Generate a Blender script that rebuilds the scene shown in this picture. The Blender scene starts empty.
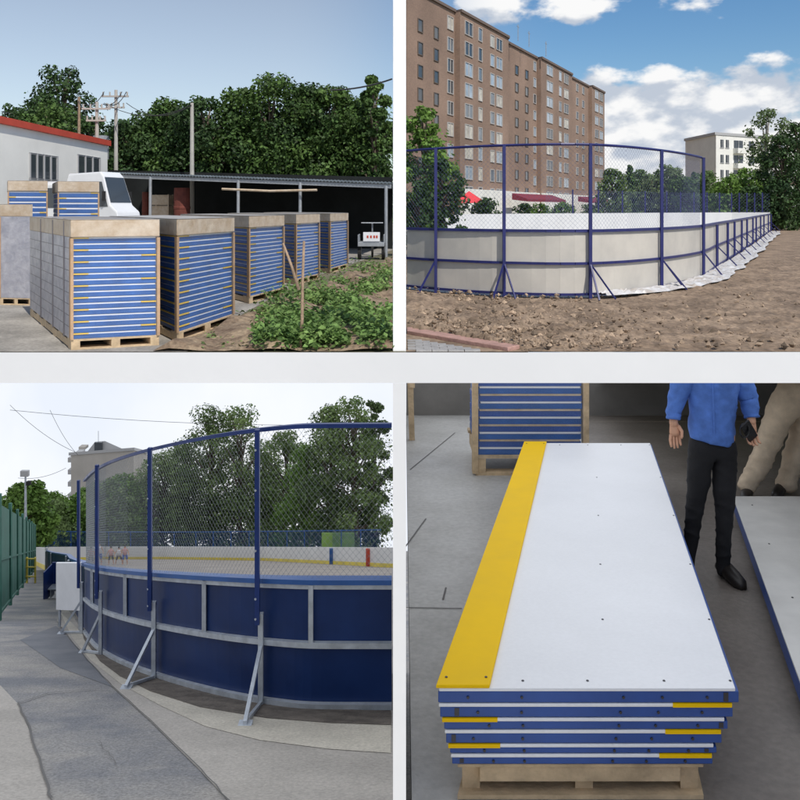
import bpy, bmesh, math, random
from mathutils import Vector, Matrix, noise
R = math.radians
S = bpy.context.scene
C = S.collection
rnd = random.Random(7)
EYE = 1.6

# ------------------------------------------------------------------ camera
cd = bpy.data.cameras.new('camera'); cam = bpy.data.objects.new('camera', cd); C.objects.link(cam)
cam.location = (0, 0, EYE); cam.rotation_euler = (R(90), 0, 0)
cd.sensor_width = 36; cd.lens = 36; cd.shift_y = -0.24; cd.clip_start = 0.05; cd.clip_end = 9000
S.camera = cam
# ------------------------------------------------------------------ world, sun, exposure
SUN_EL, SUN_AZ = 50, 30          # sun behind the camera, a little to the right
w = bpy.data.worlds.new('World'); S.world = w; w.use_nodes = True
nt = w.node_tree; N = nt.nodes; L = nt.links; N.clear()
wo = N.new('ShaderNodeOutputWorld'); bg = N.new('ShaderNodeBackground'); bg.inputs[1].default_value = 0.12
sky = N.new('ShaderNodeTexSky'); sky.sky_type = 'NISHITA'; sky.sun_disc = False
sky.sun_elevation = R(SUN_EL); sky.sun_rotation = R(180 - SUN_AZ) ; sky.air_density = 1.0; sky.dust_density = 0.6; sky.ozone_density = 2.0
tc = N.new('ShaderNodeTexCoord'); sx = N.new('ShaderNodeSeparateXYZ'); L.new(tc.outputs['Generated'], sx.inputs[0])
def wm(op, a, b=None, c=None, clamp=False):
    n = N.new('ShaderNodeMath'); n.operation = op; n.use_clamp = clamp
    for i, v in enumerate((a, b, c)):
        if v is None: continue
        if isinstance(v, (int, float)): n.inputs[i].default_value = v
        else: L.new(v, n.inputs[i])
    return n.outputs[0]
def wmap(v, a, b, c, d):
    n = N.new('ShaderNodeMapRange'); n.interpolation_type = 'SMOOTHSTEP'; L.new(v, n.inputs[0])
    for i, q in enumerate((a, b, c, d)): n.inputs[i + 1].default_value = q
    return n.outputs[0]
# cumulus bank: noise on the sky direction, clear to the west
mp = N.new('ShaderNodeMapping'); L.new(tc.outputs['Generated'], mp.inputs[0]); mp.inputs['Scale'].default_value = (1, 1, 1.9); mp.inputs['Location'].default_value = (1.37, 0.2, 0.62)
n1 = N.new('ShaderNodeTexNoise'); n1.inputs['Scale'].default_value = 6.0; n1.inputs['Detail'].default_value = 12; n1.inputs['Roughness'].default_value = .52; L.new(mp.outputs[0], n1.inputs[0])
mp2 = N.new('ShaderNodeMapping'); L.new(mp.outputs[0], mp2.inputs[0]); mp2.inputs['Location'].default_value = (0, 0, 0.045)
n2 = N.new('ShaderNodeTexNoise'); n2.inputs['Scale'].default_value = 6.0; n2.inputs['Detail'].default_value = 6; L.new(mp2.outputs[0], n2.inputs[0])
az = wmap(sx.outputs[0], -0.02, 0.12, 0, 1)
low = wmap(sx.outputs[2], 0.12, 0.205, 0.20, -0.025)
cov = wm('ADD', n1.outputs[0], low)
cm = wm('MULTIPLY', wmap(cov, 0.53, 0.59, 0, 1), az)
shade = wmap(wm('SUBTRACT', n1.outputs[0], n2.outputs[0]), -0.05, 0.05, 0.1, 1.0)
cc = N.new('ShaderNodeMixRGB'); cc.inputs[1].default_value = (.50, .57, .68, 1); cc.inputs[2].default_value = (1, 1, 1, 1); L.new(shade, cc.inputs[0])
cs = N.new('ShaderNodeVectorMath'); cs.operation = 'SCALE'; L.new(cc.outputs[0], cs.inputs[0]); cs.inputs[3].default_value = 8.0
hs = N.new('ShaderNodeHueSaturation'); hs.inputs['Value'].default_value = 1.0;  L.new(sky.outputs[0], hs.inputs['Color']); L.new(wmap(sx.outputs[0], -.15, .2, .70, 1.28), hs.inputs['Saturation']); L.new(wmap(sx.outputs[0], -.15, .2, 1.0, .95), hs.inputs['Value'])
mx = N.new('ShaderNodeMixRGB'); L.new(cm, mx.inputs[0]); L.new(hs.outputs[0], mx.inputs[1]); L.new(cs.outputs[0], mx.inputs[2])
L.new(mx.outputs[0], bg.inputs[0]); L.new(bg.outputs[0], wo.inputs[0])
sl = bpy.data.lights.new('sun', 'SUN'); sl.energy = 3.8; sl.angle = R(0.6); sl.color = (1, .95, .87)
so = bpy.data.objects.new('sun', sl); C.objects.link(so)
sd = Vector((math.sin(R(SUN_AZ)) * math.cos(R(SUN_EL)), -math.cos(R(SUN_AZ)) * math.cos(R(SUN_EL)), math.sin(R(SUN_EL))))
so.rotation_euler = sd.to_track_quat('Z', 'Y').to_euler()
S.view_settings.view_transform = 'Standard'; S.view_settings.look = 'None'; S.view_settings.exposure = 0; S.view_settings.gamma = 1
S.view_settings.use_curve_mapping = False
S.cycles.max_bounces = 6; S.cycles.transparent_max_bounces = 12

# ------------------------------------------------------------------ helpers
def W(x, y, Y): return Vector(((x - 400) / 800 * Y, Y, EYE - (y - 208) / 800 * Y))
def zt(x, y): return 0.0
def gT(x, y):                                   # upper ground (level)
    Y = 1280 / (y - 208); return W(x, y, Y)
def zL(Y): return EYE - 0.4219 * Y - 1.6         # lower yard: falls away from the terrace
def gL(x, y): return W(x, y, 1280 / (y - 545.5))
def zR(Y): return EYE - 0.0712 * Y - 1.88        # hall floor
def gR(x, y): return W(x, y, 1504 / (y - 265))

def mat(name, col, rough=.7, var=.0, scale=4, col2=None, bump=0, bscale=None, metal=0, spec=.4, trans=0, detail=6, island=0, emit=None, lo=.35, hi=.65, alpha=None, coat=0, speck=None):
    m = bpy.data.materials.new(name); m.use_nodes = True; t = m.node_tree; n = t.nodes; l = t.links
    b = n['Principled BSDF']; b.inputs['Roughness'].default_value = rough; b.inputs['Metallic'].default_value = metal
    b.inputs['Specular IOR Level'].default_value = spec; b.inputs['Coat Weight'].default_value = coat
    b.inputs['Base Color'].default_value = (*col, 1)
    co = n.new('ShaderNodeTexCoord').outputs['Object']
    out = None
    if col2 or var:
        ns = n.new('ShaderNodeTexNoise'); ns.inputs['Scale'].default_value = scale; ns.inputs['Detail'].default_value = detail; ns.inputs['Roughness'].default_value = .62; l.new(co, ns.inputs[0])
        r = n.new('ShaderNodeValToRGB'); l.new(ns.outputs[0], r.inputs[0]); r.color_ramp.elements[0].position = lo; r.color_ramp.elements[1].position = hi
        c2 = col2 or tuple(min(1, c * (1 + var)) for c in col); c1 = col if col2 else tuple(c * (1 - var) for c in col)
        r.color_ramp.elements[0].color = (*c1, 1); r.color_ramp.elements[1].color = (*c2, 1)
        out = r.outputs[0]; l.new(out, b.inputs['Base Color'])
        if rough > .3:
            rr = n.new('ShaderNodeMapRange'); l.new(ns.outputs[0], rr.inputs[0]); rr.inputs[3].default_value = rough - .12; rr.inputs[4].default_value = min(1, rough + .12); l.new(rr.outputs[0], b.inputs['Roughness'])
    if speck:
        sn = n.new('ShaderNodeTexNoise'); sn.inputs['Scale'].default_value = speck[0]; sn.inputs['Detail'].default_value = 3; l.new(co, sn.inputs[0])
        sr = n.new('ShaderNodeMapRange'); l.new(sn.outputs[0], sr.inputs[0]); sr.inputs[1].default_value = .3; sr.inputs[2].default_value = .7; sr.inputs[3].default_value = 1 - speck[1]; sr.inputs[4].default_value = 1 + speck[1]
        sh2 = n.new('ShaderNodeHueSaturation'); l.new(sr.outputs[0], sh2.inputs['Value'])
        if out: l.new(out, sh2.inputs['Color'])
        else: sh2.inputs['Color'].default_value = (*col, 1)
        out = sh2.outputs[0]; l.new(out, b.inputs['Base Color'])
    if island:
        g = n.new('ShaderNodeNewGeometry'); h = n.new('ShaderNodeHueSaturation')
        mr = n.new('ShaderNodeMapRange'); l.new(g.outputs['Random Per Island'], mr.inputs[0]); mr.inputs[3].default_value = 1 - island; mr.inputs[4].default_value = 1 + island
        l.new(mr.outputs[0], h.inputs['Value'])
        if out: l.new(out, h.inputs['Color'])
        else: h.inputs['Color'].default_value = (*col, 1)
        out = h.outputs[0]; l.new(out, b.inputs['Base Color'])
    if bump:
        bn = n.new('ShaderNodeTexNoise'); bn.inputs['Scale'].default_value = bscale or scale * 5; bn.inputs['Detail'].default_value = 8; l.new(co, bn.inputs[0])
        bp = n.new('ShaderNodeBump'); bp.inputs['Strength'].default_value = bump; bp.inputs['Distance'].default_value = .02; l.new(bn.outputs[0], bp.inputs['Height']); l.new(bp.outputs[0], b.inputs['Normal'])
    if trans:
        tr = n.new('ShaderNodeBsdfTranslucent'); ms = n.new('ShaderNodeMixShader'); ms.inputs[0].default_value = trans
        if out: l.new(out, tr.inputs[0])
        else: tr.inputs[0].default_value = (*col, 1)
        l.new(b.outputs[0], ms.inputs[1]); l.new(tr.outputs[0], ms.inputs[2]); l.new(ms.outputs[0], n['Material Output'].inputs[0])
    if alpha is not None:
        tp = n.new('ShaderNodeBsdfTransparent'); ms = n.new('ShaderNodeMixShader'); ms.inputs[0].default_value = alpha
        l.new(tp.outputs[0], ms.inputs[1]); l.new(b.outputs[0], ms.inputs[2]); l.new(ms.outputs[0], n['Material Output'].inputs[0])
    if emit:
        b.inputs['Emission Color'].default_value = (*emit[0], 1); b.inputs['Emission Strength'].default_value = emit[1]
    return m

class MB:
    def __init__(s): s.v = []; s.f = []; s.m = []
    def add(s, vs, fs, mi=0):
        o = len(s.v); s.v += [tuple(v) for v in vs]; s.f += [tuple(o + i for i in f) for f in fs]; s.m += [mi] * len(fs); return s
    def poly(s, vs, mi=0): return s.add(vs, [range(len(vs))], mi)
    def hexa(s, b4, t4, mi=0):                    # 4 bottom points counterclockwise, 4 top points
        return s.add(list(b4) + list(t4), [(3, 2, 1, 0), (4, 5, 6, 7), (0, 1, 5, 4), (1, 2, 6, 5), (2, 3, 7, 6), (3, 0, 4, 7)], mi)
    def box(s, x0, x1, y0, y1, z0, z1, mi=0):
        return s.hexa([(x0, y0, z0), (x1, y0, z0), (x1, y1, z0), (x0, y1, z0)], [(x0, y0, z1), (x1, y0, z1), (x1, y1, z1), (x0, y1, z1)], mi)
    def bar(s, a, b, wd, h=None, mi=0, up=(0, 0, 1)):  # square bar between two points
        a = Vector(a); b = Vector(b); h = h or wd; d = (b - a).normalized(); u = Vector(up)
        if abs(d.dot(u)) > .97: u = Vector((0, 1, 0))
        sx_ = d.cross(u).normalized() * wd / 2; sz = sx_.cross(d).normalized() * h / 2
        return s.hexa([a - sx_ - sz, a + sx_ - sz, b + sx_ - sz, b - sx_ - sz], [a - sx_ + sz, a + sx_ + sz, b + sx_ + sz, b - sx_ + sz], mi)
    def tube(s, pts, rs, n=8, mi=0, cap=True, sq=1.0):
        pts = [Vector(p) for p in pts]
        if isinstance(rs, (int, float)): rs = [rs] * len(pts)
        o = len(s.v); prev = None
        for i, p in enumerate(pts):
            d = (pts[min(i + 1, len(pts) - 1)] - pts[max(i - 1, 0)])
            d = d.normalized() if d.length > 1e-9 else Vector((0, 0, 1))
            if prev is None:
                u = Vector((1, 0, 0)) if abs(d.x) < .9 else Vector((0, 1, 0))
            else: u = prev
            u = (u - d * u.dot(d)).normalized(); prev = u; v = d.cross(u)
            for k in range(n):
                a = 2 * math.pi * k / n; q = p + u * math.cos(a) * rs[i] + v * math.sin(a) * rs[i] * sq; s.v.append(tuple(q))
        for i in range(len(pts) - 1):
            for k in range(n):
                a = o + i * n + k; b = o + i * n + (k + 1) % n; s.f.append((a, b, b + n, a + n)); s.m.append(mi)
        if cap:
            s.f.append(tuple(o + k for k in range(n - 1, -1, -1))); s.m.append(mi)
            s.f.append(tuple(o + (len(pts) - 1) * n + k for k in range(n))); s.m.append(mi)
        return s
    def ball(s, c, r, n=10, mi=0):
        c = Vector(c); r = Vector((r, r, r)) if isinstance(r, (int, float)) else Vector(r)
        o = len(s.v); h = n // 2
        for i in range(h + 1):
            th = math.pi * i / h
            for k in range(n):
                a = 2 * math.pi * k / n; s.v.append((c.x + r.x * math.sin(th) * math.cos(a), c.y + r.y * math.sin(th) * math.sin(a), c.z + r.z * math.cos(th)))
        for i in range(h):
            for k in range(n):
                a = o + i * n + k; b = o + i * n + (k + 1) % n; s.f.append((a, a + n, b + n, b)); s.m.append(mi)
        return s
    def build(s, name, ms, parent=None, bevel=0, smooth=False, origin=None, **props):
        me = bpy.data.meshes.new(name)
        off = Vector(origin) if origin is not None else Vector((0, 0, 0))
        me.from_pydata([tuple(Vector(v) - off) for v in s.v], [], s.f)
        for m in (ms if isinstance(ms, (list, tuple)) else [ms]): me.materials.append(m)
        if len(me.polygons) == len(s.m): me.polygons.foreach_set('material_index', s.m)
        if smooth: me.polygons.foreach_set('use_smooth', [True] * len(me.polygons))
        me.update()
        o = bpy.data.objects.new(name, me); C.objects.link(o); o.location = off
        if parent is not None: o.parent = parent; o.matrix_parent_inverse = Matrix()
        if parent is not None and origin is None: pass
        if bevel:
            b = o.modifiers.new('bevel', 'BEVEL'); b.width = bevel; b.segments = 2; b.limit_method = 'ANGLE'
        for k, v in props.items(): o[k] = v
        return o
def struct(o): o['kind'] = 'structure'; return o
def stuff(o, label=None, cat=None):
    o['kind'] = 'stuff'
    if label: o['label'] = label
    if cat: o['category'] = cat
    return o
def thing(name, label, cat, loc=(0, 0, 0), rz=0, group=None):
    o = bpy.data.objects.new(name, None); C.objects.link(o); o.location = loc; o.rotation_euler = (0, 0, rz)
    o.empty_display_size = .1; o['label'] = label; o['category'] = cat
    if group: o['group'] = group
    return o
def tag(o, label, cat, group=None):
    o['label'] = label; o['category'] = cat
    if group: o['group'] = group
    return o
def copy_tree(o, parent=None, **props):
    c = o.copy(); C.objects.link(c); c.parent = parent
    for ch in [q for q in bpy.data.objects if q.parent == o]: copy_tree(ch, c)
    for k, v in props.items(): c[k] = v
    return c
def clouds_fbm(x, y, z=0, s=1): return noise.fractal(Vector((x * s, y * s, z)), 1.0, 2.0, 5)

# ------------------------------------------------------------------ materials
M = {}
M['white'] = mat('white_paint', (.80, .80, .79), .6, .03, 2, bump=.05)
M['soil_far'] = mat('ground_soil', (.20, .165, .12), .95, scale=.4, col2=(.12, .13, .06), bump=.5, bscale=9)
M['yard'] = mat('yard_concrete', (.30, .28, .25), .9, .3, 1.3, bump=.3, bscale=30, speck=(25, .2))
M['garden'] = mat('garden_soil', (.15, .10, .065), .95, scale=4, col2=(.33, .25, .165), bump=1, bscale=18, speck=(20, .3))
M['card'] = mat('cardboard', (.44, .32, .20), .5, scale=5, col2=(.60, .50, .38), bump=.5, bscale=11, spec=.5)
M['wood'] = mat('pallet_wood', (.56, .42, .26), .8, .2, 9, bump=.3)
M['batten'] = mat('corner_batten', (.46, .29, .16), .8, .15, 6)
M['bluepan'] = mat('blue_panel', (.018, .10, .34), .42, .2, 3, spec=.4)
M['panelwhite'] = mat('panel_white', (.74, .75, .77), .35, .05, 2)
M['panelyel'] = mat('panel_yellow', (.75, .50, .06), .45, .08, 4)
M['filmgrey'] = mat('film_over_panels', (.42, .41, .44), .35, scale=7, col2=(.27, .27, .31), spec=.6, bump=.5, bscale=14)
M['filmtop'] = mat('film_over_card', (.62, .59, .56), .28, scale=5, col2=(.42, .37, .32), spec=.7, bump=.6, bscale=12)
M['film'] = mat('stretch_film', (.75, .78, .82), .16, alpha=.06, spec=.9, bump=1, bscale=9)
M['strap'] = mat('strap', (.12, .11, .12), .5)
M['leafA'] = mat('leaf_deep', (.035, .075, .02), .6, scale=.45, col2=(.10, .17, .04), island=.6, trans=.25, spec=.25)
M['leafB'] = mat('leaf_dark', (.024, .052, .018), .6, scale=.45, col2=(.06, .11, .032), island=.6, trans=.2, spec=.25)
M['leafC'] = mat('leaf_bright', (.10, .19, .035), .6, scale=.7, col2=(.17, .28, .06), island=.4, trans=.3, spec=.25)
M['leafD'] = mat('leaf_grey_green', (.10, .15, .06), .6, scale=.9, col2=(.18, .24, .10), island=.4, trans=.3, spec=.25)
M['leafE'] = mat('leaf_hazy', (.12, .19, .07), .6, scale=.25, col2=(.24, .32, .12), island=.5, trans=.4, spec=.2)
M['leafF'] = mat('leaf_hazy_dark', (.065, .11, .045), .6, scale=.25, col2=(.15, .21, .08), island=.55, trans=.4, spec=.2)
M['bark'] = mat('bark', (.13, .10, .075), .9, .35, 6, bump=.8)
M['barkpale'] = mat('bark_pale', (.36, .34, .31), .9, .4, 3, bump=.5)
M['bwall'] = mat('building_white', (.78, .77, .72), .8, .05, .6)
M['redroof'] = mat('red_trim', (.50, .07, .04), .6, .1, 2)
M['glass'] = mat('window_glass', (.05, .06, .07), .08, spec=.8)
M['glasspale'] = mat('window_glass_pale', (.30, .36, .42), .12, .3, .3, spec=.8)
M['frame'] = mat('window_frame', (.42, .42, .42), .5)
M['shedroof'] = mat('shed_roof', (.17, .20, .22), .5, .25, 1.2, metal=.2)
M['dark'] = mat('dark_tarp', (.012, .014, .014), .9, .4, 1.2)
M['steel'] = mat('grey_steel', (.34, .36, .38), .45, .12, 5, metal=.3)
M['galv'] = mat('galvanised_steel', (.50, .54, .59), .42, .16, 7, metal=.35, bump=.1)
M['pole'] = mat('pole_concrete', (.42, .40, .36), .85, .12, 2)
M['wire'] = mat('wire', (.05, .05, .05), .6)
M['rust'] = mat('rusty_red', (.13, .035, .025), .8, .3, 3)
M['carwhite'] = mat('van_paint', (.72, .73, .74), .3, .03, 2, coat=.4)
M['rubber'] = mat('rubber', (.02, .02, .02), .8)
M['stick'] = mat('dry_stick', (.30, .21, .14), .9, .25, 9, bump=.5)
M['plant'] = mat('garden_leaf', (.10, .19, .05), .6, scale=3, col2=(.22, .33, .10), island=.45, trans=.3, spec=.25)
M['plant2'] = mat('weed_leaf', (.20, .22, .09), .7, scale=3, col2=(.12, .20, .06), island=.45, trans=.2, spec=.25)
# TR
M['navy'] = mat('navy_paint', (.017, .021, .12), .42, .15, 5, spec=.5)
M['boardback'] = mat('board_back_weathered', (.58, .55, .49), .5, scale=1.1, col2=(.46, .44, .40), bump=.1)
M['boardin'] = mat('board_inner', (.66, .66, .655), .4, .04, 1)
M['mesh'] = mat('netting_wire', (.16, .19, .32), .5, metal=.2)
M['dirt'] = mat('excavated_dirt', (.15, .105, .07), .95, scale=1.3, col2=(.33, .24, .165), bump=1, bscale=9, detail=13, speck=(14, .35))
M['stone'] = mat('rubble_stone', (.27, .20, .14), .95, .35, 3, island=.6, bump=.5)
M['paver'] = mat('paver', (.33, .32, .31), .85, .15, 9, bump=.4)
M['pavered'] = mat('paver_red', (.40, .24, .20), .85, .15, 9, bump=.4)
M['plastic'] = mat('crumpled_plastic', (.62, .62, .63), .4, scale=3, col2=(.40, .36, .32), bump=.8, bscale=9)
M['court'] = mat('court_surface', (.42, .41, .40), .6, .1, .5)
# BL
M['asphalt'] = mat('asphalt', (.20, .205, .22), .85, scale=.8, col2=(.40, .375, .34), bump=.5, bscale=60, detail=13, lo=.38, hi=.66, speck=(45, .28))
M['asphdk'] = mat('asphalt_dark', (.15, .16, .18), .75, scale=1.6, col2=(.22, .225, .24), bump=.3, bscale=60)
M['concL'] = mat('light_concrete', (.56, .52, .44), .9, .14, 1.3, bump=.3, bscale=50, detail=10, speck=(38, .16))
M['concM'] = mat('path_concrete', (.43, .40, .36), .9, .12, 1.0, bump=.3, bscale=50, detail=10, speck=(38, .16))
M['dirtL'] = mat('dirt_strip', (.15, .13, .11), .95, .3, 5, bump=.8)
M['joint'] = mat('joint_dark', (.15, .145, .14), .9)
M['navyboard'] = mat('navy_board', (.005, .020, .085), .42, scale=1.0, col2=(.010, .034, .135), spec=.3, bump=.15, bscale=2.5)
M['bluerail'] = mat('blue_rail', (.03, .10, .30), .4, .1, 4)
M['bluepost'] = mat('blue_post', (.012, .035, .16), .4, .15, 4)
M['meshL'] = mat('netting_galvanised', (.27, .29, .31), .45, metal=.3)
M['kick'] = mat('yellow_kick', (.68, .55, .10), .5, .1, .5)
M['brickgrey'] = mat('far_block_wall', (.44, .41, .37), .85, .1, .15)
M['greenfence'] = mat('green_mesh', (.05, .16, .12), .6, .2, 2)
M['lime'] = mat('lime_net', (.22, .36, .09), .7, .2, .6)
# BR
M['floor'] = mat('hall_floor', (.50, .49, .465), .5, scale=1.7, col2=(.37, .36, .335), bump=.15, bscale=40, detail=12, lo=.3, hi=.72, speck=(30, .10))
M['hallwall'] = mat('hall_wall', (.19, .18, .165), .85, .14, 2, bump=.2)
M['hdpe'] = mat('white_hdpe', (.84, .845, .86), .42, .035, 1.1, spec=.35, bump=.06, bscale=3, detail=12, speck=(70, .02))
M['yelhdpe'] = mat('yellow_hdpe', (.90, .56, .003), .6, .05, 2, spec=.15, bump=.05, bscale=5)
M['royal'] = mat('royal_frame', (.022, .075, .30), .4, .12, 4, spec=.5)
M['bolt'] = mat('bolt', (.07, .07, .08), .4, metal=.8)
M['shirt'] = mat('denim_shirt', (.075, .17, .50), .85, .22, 9, bump=.6, bscale=9)
M['black'] = mat('black_trousers', (.010, .010, .012), .85, .3, 6, bump=.5, bscale=10)
M['tan'] = mat('tan_trousers', (.66, .53, .38), .85, .14, 8, bump=.6, bscale=9)
M['skin'] = mat('skin', (.56, .31, .20), .55, .08, 20)
M['shoe'] = mat('shoe_leather', (.02, .017, .016), .4)
M['phone'] = mat('phone_black', (.012, .012, .014), .25)
def island_mat(): pass

# brick material for the tall block
def brick_mat(name, c1, c2, mortar, sc):
    m = bpy.data.materials.new(name); m.use_nodes = True; t = m.node_tree; n = t.nodes; l = t.links; b = n['Principled BSDF']
    uv = n.new('ShaderNodeUVMap'); br = n.new('ShaderNodeTexBrick'); l.new(uv.outputs[0], br.inputs[0]); br.inputs['Scale'].default_value = sc
    br.inputs['Color1'].default_value = (*c1, 1); br.inputs['Color2'].default_value = (*c2, 1); br.inputs['Mortar'].default_value = (*mortar, 1); br.inputs['Mortar Size'].default_value = .02
    ns = n.new('ShaderNodeTexNoise'); ns.inputs['Scale'].default_value = .12; ns.inputs['Detail'].default_value = 9; co = n.new('ShaderNodeTexCoord'); l.new(co.outputs['Object'], ns.inputs[0])
    mr = n.new('ShaderNodeMapRange'); l.new(ns.outputs[0], mr.inputs[0]); mr.inputs[1].default_value = .3; mr.inputs[2].default_value = .7; mr.inputs[3].default_value = .78; mr.inputs[4].default_value = 1.2
    h = n.new('ShaderNodeHueSaturation'); l.new(br.outputs[0], h.inputs['Color']); l.new(mr.outputs[0], h.inputs['Value']); l.new(h.outputs[0], b.inputs['Base Color']); b.inputs['Roughness'].default_value = .9
    return m

# ------------------------------------------------------------------ dividing structure: deck slab, added shade slab, column, partition
YE = 8.89
BIG = 3500
g = MB().poly([(-BIG, YE, 0), (BIG, YE, 0), (BIG, BIG, 0), (-BIG, BIG, 0)])
struct(g.build('ground', M['soil_far']))
Y0 = 1.35
cb = MB()  # slab added between the yards, drawn forward to keep the sun off below
a, b_ = .1805, .21875
cb.hexa([(-30, Y0, EYE - b_ * Y0), (30, Y0, EYE - b_ * Y0), (30, Y0 + .12, EYE - b_ * (Y0 + .12)), (-30, Y0 + .12, EYE - b_ * (Y0 + .12))],
        [(-30, Y0, EYE - a * Y0), (30, Y0, EYE - a * Y0), (30, Y0 + .12, EYE - a * (Y0 + .12)), (-30, Y0 + .12, EYE - a * (Y0 + .12))])
b2 = .2145; Ya = Y0 + .12; Yb = 10.3; a2 = .181
cb.hexa([(-30, Ya, EYE - b2 * Ya), (30, Ya, EYE - b2 * Ya), (30, YE, EYE - b2 * YE), (-30, YE, EYE - b2 * YE)],
        [(-30, Ya, EYE - a2 * Ya), (30, Ya, EYE - a2 * Ya), (30, YE, EYE - a2 * YE), (-30, YE, EYE - a2 * YE)])
tag(cb.build('shade_slab', M['white']), 'long white edge of an added sun-blocking slab running across between the upper yards and the lower yards', 'shade_slab')
cl = MB().box(-.00875 * 8.97, .0075 * 8.97, 8.93, 9.05, 0.0, 4.8)
tag(cl.build('column', M['white'], bevel=.004), 'slim white upright post between the blue pallet yard and the brick block', 'post')
pw = MB()
def wedge(Y, z): return [(-.00875 * Y, Y, z), (.0075 * Y, Y, z)]
for (ya, yb) in ((Y0, 10.0),):
    za, zb = EYE - .2190 * ya, EYE - .2190 * yb; ba, bb = zL(ya) - .1, zL(yb) - .1
    A = wedge(ya, ba); Bq = wedge(yb, bb); A2 = wedge(ya, za); B2 = wedge(yb, zb)
    pw.hexa([A[0], A[1], Bq[1], Bq[0]], [A2[0], A2[1], B2[1], B2[0]])
tag(pw.build('partition_wall', M['white']), 'white wall end between the navy rink yard and the hall with stacked panels', 'wall')

# overcast sky of the rink yard, carried over the hall as added light
skm = bpy.data.materials.new('overcast_sky_fill'); skm.use_nodes = True; t_ = skm.node_tree; nn = t_.nodes; nn.clear()
em = nn.new('ShaderNodeEmission'); ou = nn.new('ShaderNodeOutputMaterial'); t_.links.new(em.outputs[0], ou.inputs[0])
cn = nn.new('ShaderNodeTexNoise'); cn.inputs['Scale'].default_value = .012; cn.inputs['Detail'].default_value = 6; tcs = nn.new('ShaderNodeTexCoord'); t_.links.new(tcs.outputs['Object'], cn.inputs[0])
cr = nn.new('ShaderNodeValToRGB'); cr.color_ramp.elements[0].color = (.76, .81, .90, 1); cr.color_ramp.elements[1].color = (.93, .94, .97, 1); cr.color_ramp.elements[0].position = .35; cr.color_ramp.elements[1].position = .65
t_.links.new(cn.outputs[0], cr.inputs[0]); t_.links.new(cr.outputs[0], em.inputs[0]); em.inputs[1].default_value = 1.12
ks = .2165; YB = 230; YM = 10.1
def zc(Y): return EYE - ks * Y
sk = MB()
sk.poly([(-110, Ya + .02, zc(Ya + .02)), (2.5, Ya + .02, zc(Ya + .02)), (2.5, YM, zc(YM)), (-110, YM, zc(YM))])  # right end: unseen glowing ceiling added to light the hall
sk.poly([(-110, YM, zc(YM)), (60, YM, zc(YM)), (60, YB, zc(YB)), (-110, YB, zc(YB))])
sk.poly([(-110, YB, zc(YB)), (60, YB, zc(YB)), (60, YB, zL(YB) - 5), (-110, YB, zL(YB) - 5)])
sk.poly([(-110, Ya, zc(Ya)), (-110, YB, zc(YB)), (-110, YB, zL(YB) - 5), (-110, Ya, zL(Ya) - 5)])
struct(sk.build('sky_and_hall_fill', skm))

# ------------------------------------------------------------------ trees
leafr = random.Random(11)
def leaf_cloud(mb, c, r, n, size, rr, flat=1.0):
    for _ in range(n):
        d = Vector((rr.gauss(0, 1), rr.gauss(0, 1), rr.gauss(0, 1))).normalized() * (rr.random() ** .38)
        p = Vector(c) + Vector((d.x * r[0], d.y * r[1], d.z * r[2]))
        nrm = (d * .9 + Vector((rr.uniform(-1, 1), rr.uniform(-1, 1), rr.uniform(-.4, 1)))).normalized()
        u = nrm.orthogonal().normalized(); u = (Matrix.Rotation(rr.uniform(0, 6.28), 3, nrm) @ u); v = nrm.cross(u)
        s = size * rr.uniform(.6, 1.35)
        mb.add([p - u * s * .5, p - v * s * .32 + u * .05 * s, p + u * s * .55, p + v * s * .32], [(0, 1, 2, 3)])
def make_tree(name, label, group, base, H, Wd, lm, n=2600, leaf=.28, shape='round', seed=0, cat='tree', bark='bark', trunk=.35, crown0=.25, depth=None):
    rr = random.Random(seed); root = thing(name, label, cat, base, 0, group)
    tb = MB(); tr = H * .018 + .05
    pts = [(0, 0, -.3)]; 
    for i in range(1, 7): pts.append((rr.uniform(-.02, .02) * H, rr.uniform(-.02, .02) * H, H * .85 * i / 6))
    tb.tube(pts, [tr * (1 - .14 * i) for i in range(7)], 8)
    cb_ = MB(); dp = depth or Wd
    clumps = []
    nc = 26 if shape != 'column' else 22
    for i in range(nc):
        t = (i + .5) / nc; z = H * (crown0 + (1 - crown0) * t)
        if shape == 'round': rad = math.sin(math.pi * min(1, (t * .86 + .12))) ** .6
        elif shape == 'cone': rad = (1 - t) * .95 + .06
        elif shape == 'column': rad = (math.sin(math.pi * min(1, t * .88 + .1)) ** .5) * (.75 + .35 * rr.random())
        else: rad = 1 - .35 * t
        a = i * 2.4 + rr.uniform(-.5, .5); q = rad * rr.uniform(.25, .86) if shape != 'cone' else rad * rr.uniform(.2, .6)
        cx, cy = math.cos(a) * q * Wd / 2, math.sin(a) * q * dp / 2
        cr_ = (.13 + .17 * rr.random()) * Wd * (.55 + .45 * rad) * (1 if shape != 'cone' else .8)
        zz = min(z, H - cr_ * .55)
        clumps.append(((cx, cy, zz), (cr_ * .75, cr_ * .75, min(cr_ * .6, H * .16))))
        tb.tube([(0, 0, max(zz * .72, H * .12)), (cx * .5, cy * .5, zz * .9), (cx, cy, zz)], [tr * .45, tr * .28, tr * .08], 5)
    tot = sum(c[1][0] ** 2 for c in clumps)
    for c, r_ in clumps: leaf_cloud(cb_, c, r_, int(n * r_[0] ** 2 / tot) + 8, leaf, rr)
    leaf_cloud(cb_, (0, 0, H * (crown0 + .45 * (1 - crown0))), (Wd * .52, dp * .52, H * (1 - crown0) * .5), int(n * .10), leaf, rr)
    tb.build('trunk', M[bark], root, smooth=True)
    cb_.build('crown', M[lm], root)
    return root

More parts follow.
